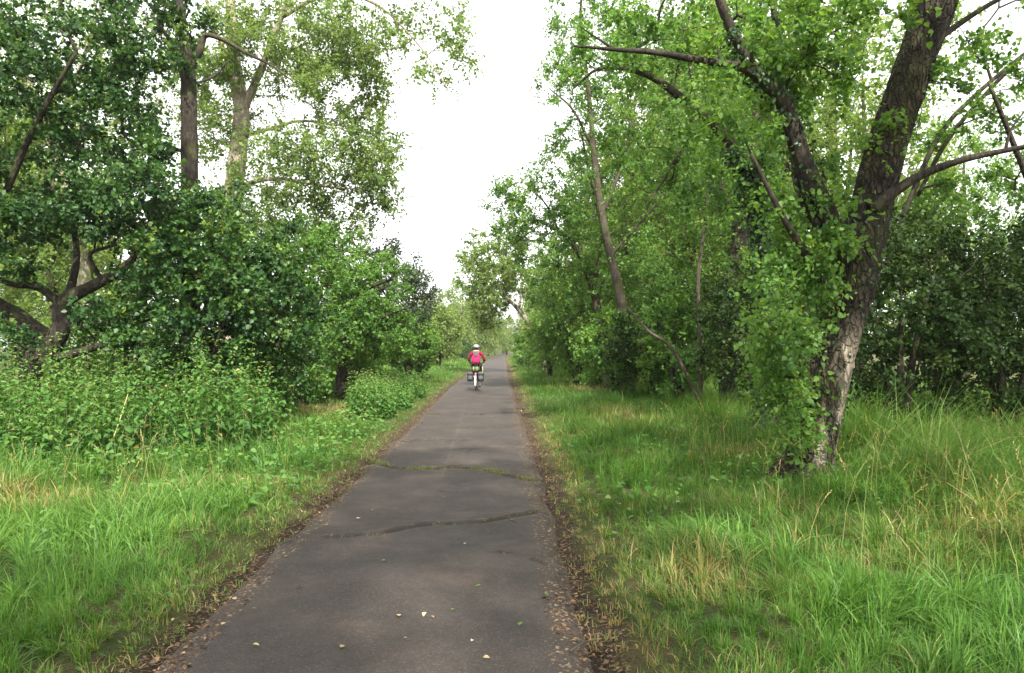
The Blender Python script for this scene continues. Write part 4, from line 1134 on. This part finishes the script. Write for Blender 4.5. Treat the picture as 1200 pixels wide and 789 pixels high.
piece('fork', [T([(0, .885, .68), (0, .90, .64)], .02)] + [T([(0, .895, .66), (s * .05, .91, .60), (s * .055, 1.0, .42), (s * .055, 1.08, RW)], .012) for s in (-1, 1)], K['grey_frame'], bike)
hb = piece('handlebar', [T([(0, .84, .88), (0, .81, 1.0), (0, .84, 1.04)], .014), T(catmull([(-.29, .74, 1.04), (-.18, .82, 1.05), (0, .84, 1.04), (.18, .82, 1.05), (.29, .74, 1.04)], 5), .011)], K['steel'], bike)
for s in (-1, 1):
    piece('grip', [T([(s * .215, .80, 1.048), (s * .30, .733, 1.04)], .017, 8)], K['black'], hb)
sd = piece('saddle', [blob([(.885, 0, .24, .05, .09), (.90, 0, .24, .085, .125), (.925, 0, .24, .09, .13), (.94, 0, .24, .07, .10)], 18, 2.2), T([(0, .28, .91), (0, .50, .915)], .024, 8)], K['black'], bike)
piece('seat_post', [T([ST, (0, .255, .90)], .013)], K['steel'], sd)
piece('rack', [T([(s * .06, -.02, RW), (s * .07, -.08, .72), (s * .07, .22, .74)], .006, 5) for s in (-1, 1)] + [T([(-.07, y, .722), (.07, y, .722)], .005, 5) for y in (-.3, -.16, -.02, .12)] + [T([(s * .07, -.32, .72), (s * .07, .22, .74)], .006, 5) for s in (-1, 1)], K['black'], bike)
for y0, a0, a1 in ((0, 20, 200), (1.08, 60, 190)):
    aa = np.radians(np.linspace(a0, a1, 20)); c = np.stack([0 * aa, y0 + .372 * np.cos(aa), RW + .372 * np.sin(aa)], -1)
    cc = np.stack([c + [-.026, 0, 0], c + [0, 0, .006], c + [.026, 0, 0]], 1)
    V = np.concatenate([cc.reshape(-1, 3), (cc - [0, 0, .003]).reshape(-1, 3)])
    i = np.arange(19)[:, None] * 3; F = np.concatenate([np.stack([i + j, i + j + 1, i + j + 4, i + j + 3], -1).reshape(-1, 4) for j in (0, 1)])
    piece('mudguard', [(V, [F, F + 60])], K['white'] if y0 == 0 else K['black'], bike)
lt = piece('tail_light', [blob([(.60, 0, -.345, .02, .012), (.61, 0, -.345, .045, .018), (.64, 0, -.345, .045, .018), (.65, 0, -.345, .02, .012)], 14, 2.6), T([(0, -.33, .62), (0, -.30, .715)], .008, 5)], K['red'], bike)
ck = piece('crank', [ring(np.array([.045, .45, .29]), .085, .006, 28, 5), T([(.06, .45, .29), (.075, .40, .135)], .011), T([(-.06, .45, .29), (-.075, .50, .445)], .011), T([(-.06, .45, .29), (.06, .45, .29)], .02)], K['steel'], bike)
for s, y, z in ((1, .40, .135), (-1, .50, .445)):
    piece('pedal', [blob([(z - .012, s * .13, y, .045, .04), (z + .012, s * .13, y, .045, .04)], 12, 5)], K['black'], ck)
piece('chain', [T([(.045, .45, .375), (.045, 0, RW + .03)], .005, 4), T([(.045, .45, .205), (.045, 0, RW - .03)], .005, 4)], K['black'], bike)

def pannier(s, label):
    r = thing('pannier_bag', label, 'bag', (BX + s * .195, BY - .12, BZ + .36))
    piece('body', [blob([(0, 0, 0, .085, .12), (.015, 0, 0, .108, .15), (.12, 0, 0, .12, .165), (.27, 0, 0, .115, .165), (.30, 0, 0, .10, .15)], 20, 3.6)], K['pannier'], r)
    piece('flap', [blob([(.255, 0, 0, .124, .174), (.31, 0, 0, .122, .172), (.35, s * -.01, 0, .085, .13), (.36, s * -.01, 0, .05, .09)], 20, 3.4)], K['grey'], r)
    piece('reflector', [blob([(.08, 0, -.158, .07, .014), (.09, 0, -.158, .078, .016), (.20, 0, -.158, .078, .016), (.21, 0, -.158, .07, .014)], 14, 4)], K['patch'], r)
    for x in (-.06, .06):
        piece('strap', [T([(x, -.175, .30), (x, -.176, .24), (x, -.172, .21)], .009, 5)], K['black'], r)
    if s > 0:
        piece('side_strap', [T(catmull([(.05, -.14, .30), (.075, -.15, .42), (.06, -.12, .54)], 4), .013, 6)], K['lime'], r)
pannier(-1, 'grey pannier bag hanging on the left of the bicycle rear wheel')
pannier(1, 'grey pannier bag with upright lime strap right of the rear wheel')
rb = thing('rack_bag', 'dark green bag with lime straps lying on the bicycle rack', 'bag', (BX, BY - .12, BZ + .735))
piece('body', [blob([(0, 0, 0, .10, .13), (.02, 0, 0, .15, .17), (.09, 0, 0, .165, .18), (.14, 0, 0, .14, .16), (.165, 0, 0, .08, .10)], 20, 2.8)], K['bagtop'], rb)
for x in (-.07, .06):
    piece('strap', [T(catmull([(x, -.185, .03), (x, -.185, .10), (x, -.13, .158), (x, 0, .17)], 4), .011, 6)], K['lime'], rb)

man = thing('person', 'cyclist in magenta jacket and pale helmet riding away along the path', 'person', (BX, BY, BZ))
bv = [(0, .29, 1.0), (0, .32, 1.14), (0, .39, 1.30), (0, .455, 1.43), (0, .485, 1.50), (0, .515, 1.56), (0, .525, 1.64)]
br = [.125, .115, .14, .07, .05, .07, .085]
be = [(q, q + 1) for q in range(6)]
def limb(start, pts, rads):
    p = start
    for v, r in zip(pts, rads):
        bv.append(v); br.append(r); be.append((p, len(bv) - 1)); p = len(bv) - 1
    return p
for s in (-1, 1):
    hand = limb(3, [(s * .10, .445, 1.425), (s * .175, .44, 1.395), (s * .245, .48, 1.27), (s * .30, .525, 1.165), (s * .285, .64, 1.13), (s * .262, .735, 1.095), (s * .258, .765, 1.085)], [.07, .056, .044, .038, .034, .025, .03])
    for k, (dx, ln) in enumerate([(-.030, .9), (-.010, 1.0), (.012, .95), (.032, .8)]):      # four fingers curl over the grip
        limb(hand, [(s * .258 + dx, .795 + .01 * ln, 1.078), (s * .258 + dx, .812, 1.055), (s * .258 + dx, .798, 1.035)], [.0105, .0095, .008])
    limb(hand, [(s * .225, .775, 1.065), (s * .215, .788, 1.04)], [.012, .009])                 # thumb
    if s > 0: limb(0, [(.095, .33, .94), (.12, .47, .80), (.14, .62, .645), (.13, .47, .47), (.12, .335, .31), (.125, .35, .225), (.13, .44, .185)], [.095, .08, .06, .055, .038, .04, .03])
    else: limb(0, [(-.095, .33, .94), (-.115, .53, .89), (-.13, .725, .82), (-.125, .57, .67), (-.12, .43, .53), (-.125, .45, .495), (-.13, .54, .475)], [.095, .08, .06, .055, .038, .04, .03])
limb(6, [(0, .60, 1.62), (0, .635, 1.605)], [.03, .016])
for s in (-1, 1): limb(6, [(s * .085, .52, 1.61)], [.018])
body = skin('body', bv, be, br, K['skin'], man)
piece('eye', [blob([(1.628, .033, .605, .008, .008), (1.636, .033, .605, .012, .010), (1.644, .033, .605, .008, .008)], 10, 2)], K['eye'], body)
piece('eye', [blob([(1.628, -.033, .605, .008, .008), (1.636, -.033, .605, .012, .010), (1.644, -.033, .605, .008, .008)], 10, 2)], K['eye'], body)
piece('mouth', [T([(-.024, .585, 1.565), (0, .592, 1.563), (.024, .585, 1.565)], .006, 6)], K['lip'], body)
piece('hair', [blob([(1.51, 0, .47, .055, .04), (1.54, 0, .475, .08, .06), (1.60, 0, .49, .094, .078), (1.67, 0, .50, .092, .075), (1.70, 0, .51, .06, .05)], 18, 2.2)], K['hair'], man)
hl = piece('helmet', [blob([(1.615, 0, .515, .108, .130), (1.625, 0, .515, .114, .138), (1.66, 0, .515, .114, .138), (1.695, 0, .51, .098, .12), (1.72, 0, .505, .07, .088), (1.733, 0, .505, .03, .04)], 22, 2.15)], K['helmet'], man)
piece('vent', [T([(x, .395 + abs(x) * .3, 1.655), (x * .9, .42 + abs(x) * .3, 1.70), (x * .7, .50, 1.731 - abs(x) * .28)], .011, 6) for x in (-.05, 0, .05)], K['black'], hl)
piece('helmet_rim', [blob([(1.60, 0, .505, .103, .123), (1.617, 0, .513, .112, .135)], 22, 2.15)], K['black'], hl)
jv = [(0, .29, .985), (0, .315, 1.12), (0, .385, 1.29), (0, .45, 1.415), (0, .475, 1.462)]; jr = [(.165, .15), (.155, .14), (.175, .155), (.085, .08), .06]
je = [(q, q + 1) for q in range(4)]
for s in (-1, 1):
    p = 3
    for v, r in zip([(s * .10, .443, 1.415), (s * .18, .44, 1.39), (s * .25, .48, 1.265), (s * .305, .525, 1.16), (s * .29, .64, 1.128), (s * .268, .715, 1.103)], [.08, .072, .06, .054, .048, .04]):
        jv.append(v); jr.append(r); je.append((p, len(jv) - 1)); p = len(jv) - 1
skin('jacket', jv, je, jr, K['maroon'], man)
tv = [(0, .285, 1.0)]; tr_ = [.15]; te = []
for pts in ([(.095, .325, .93), (.12, .47, .80), (.14, .62, .645), (.13, .47, .47), (.122, .35, .335)], [(-.095, .325, .93), (-.115, .53, .89), (-.13, .725, .82), (-.125, .57, .67), (-.12, .445, .55)]):
    p = 0
    for v, r in zip(pts, [.118, .098, .076, .072, .056]):
        tv.append(v); tr_.append(r); te.append((p, len(tv) - 1)); p = len(tv) - 1
skin('trousers', tv, te, tr_, K['trouser'], man)
for a in ([(.122, .325, .29), (.127, .335, .215), (.132, .45, .175), (.132, .52, .165)], [(-.122, .425, .545), (-.127, .435, .505), (-.132, .55, .475), (-.132, .61, .465)]):
    skin('shoe', a, [(0, 1), (1, 2), (2, 3)], [.045, .054, .042, .026], K['white'], man)
bp = thing('backpack', 'magenta backpack with grey top on the back of the cyclist', 'backpack', (BX, BY + .2, BZ + 1.03))
piece('body', [blob([(0, 0, -.06, .10, .07), (.02, 0, -.06, .145, .10), (.12, 0, -.035, .16, .11), (.24, 0, .01, .15, .10), (.31, 0, .045, .12, .075), (.33, 0, .05, .08, .05)], 20, 2.8)], K['magenta'], bp)
piece('top_pocket', [blob([(.25, 0, -.085, .05, .02), (.26, 0, -.08, .065, .035), (.33, 0, -.04, .065, .035), (.42, 0, .04, .05, .03), (.43, 0, .05, .03, .02)], 16, 3)], K['grey'], bp)
for s in (-1, 1):
    piece('strap', [T(catmull([(s * .07, -.035, .30), (s * .085, .0, .37), (s * .10, .09, .415), (s * .11, .22, .42)], 4), .012, 6)], K['strap'], bp)
piece('seam', [T(catmull([(-.15, -.085, .1), (-.08, -.13, .1), (.08, -.13, .1), (.15, -.085, .1)], 4), .006, 5)], K['maroon'], bp)


# ------------------------------------------------------------------ faint haze in the air
V = np.array([[x, y, z] for x in (-1500, 1500) for y in (-1500, 1500) for z in (-2.0, 30.0)], float)
Fh = np.array([[0, 1, 3, 2], [4, 6, 7, 5], [0, 4, 5, 1], [2, 3, 7, 6], [0, 2, 6, 4], [1, 5, 7, 3]])
hm = bpy.data.materials.new('haze'); hm.use_nodes = True
hm.node_tree.nodes.clear()
ho = hm.node_tree.nodes.new('ShaderNodeOutputMaterial'); pv = hm.node_tree.nodes.new('ShaderNodeVolumePrincipled')
pv.inputs['Color'].default_value = (.97, .98, 1, 1); pv.inputs['Density'].default_value = .00034; pv.inputs['Anisotropy'].default_value = .3
hm.node_tree.links.new(pv.outputs[0], ho.inputs['Volume'])
tag(obj('haze', mesh_np('haze', V, [Fh], None, hm)), 'faint pale haze in the air over the whole place', kind='stuff')

print('TRIS', sum(TRIS.values()), {k: v for k, v in TRIS.items() if v > 20000})
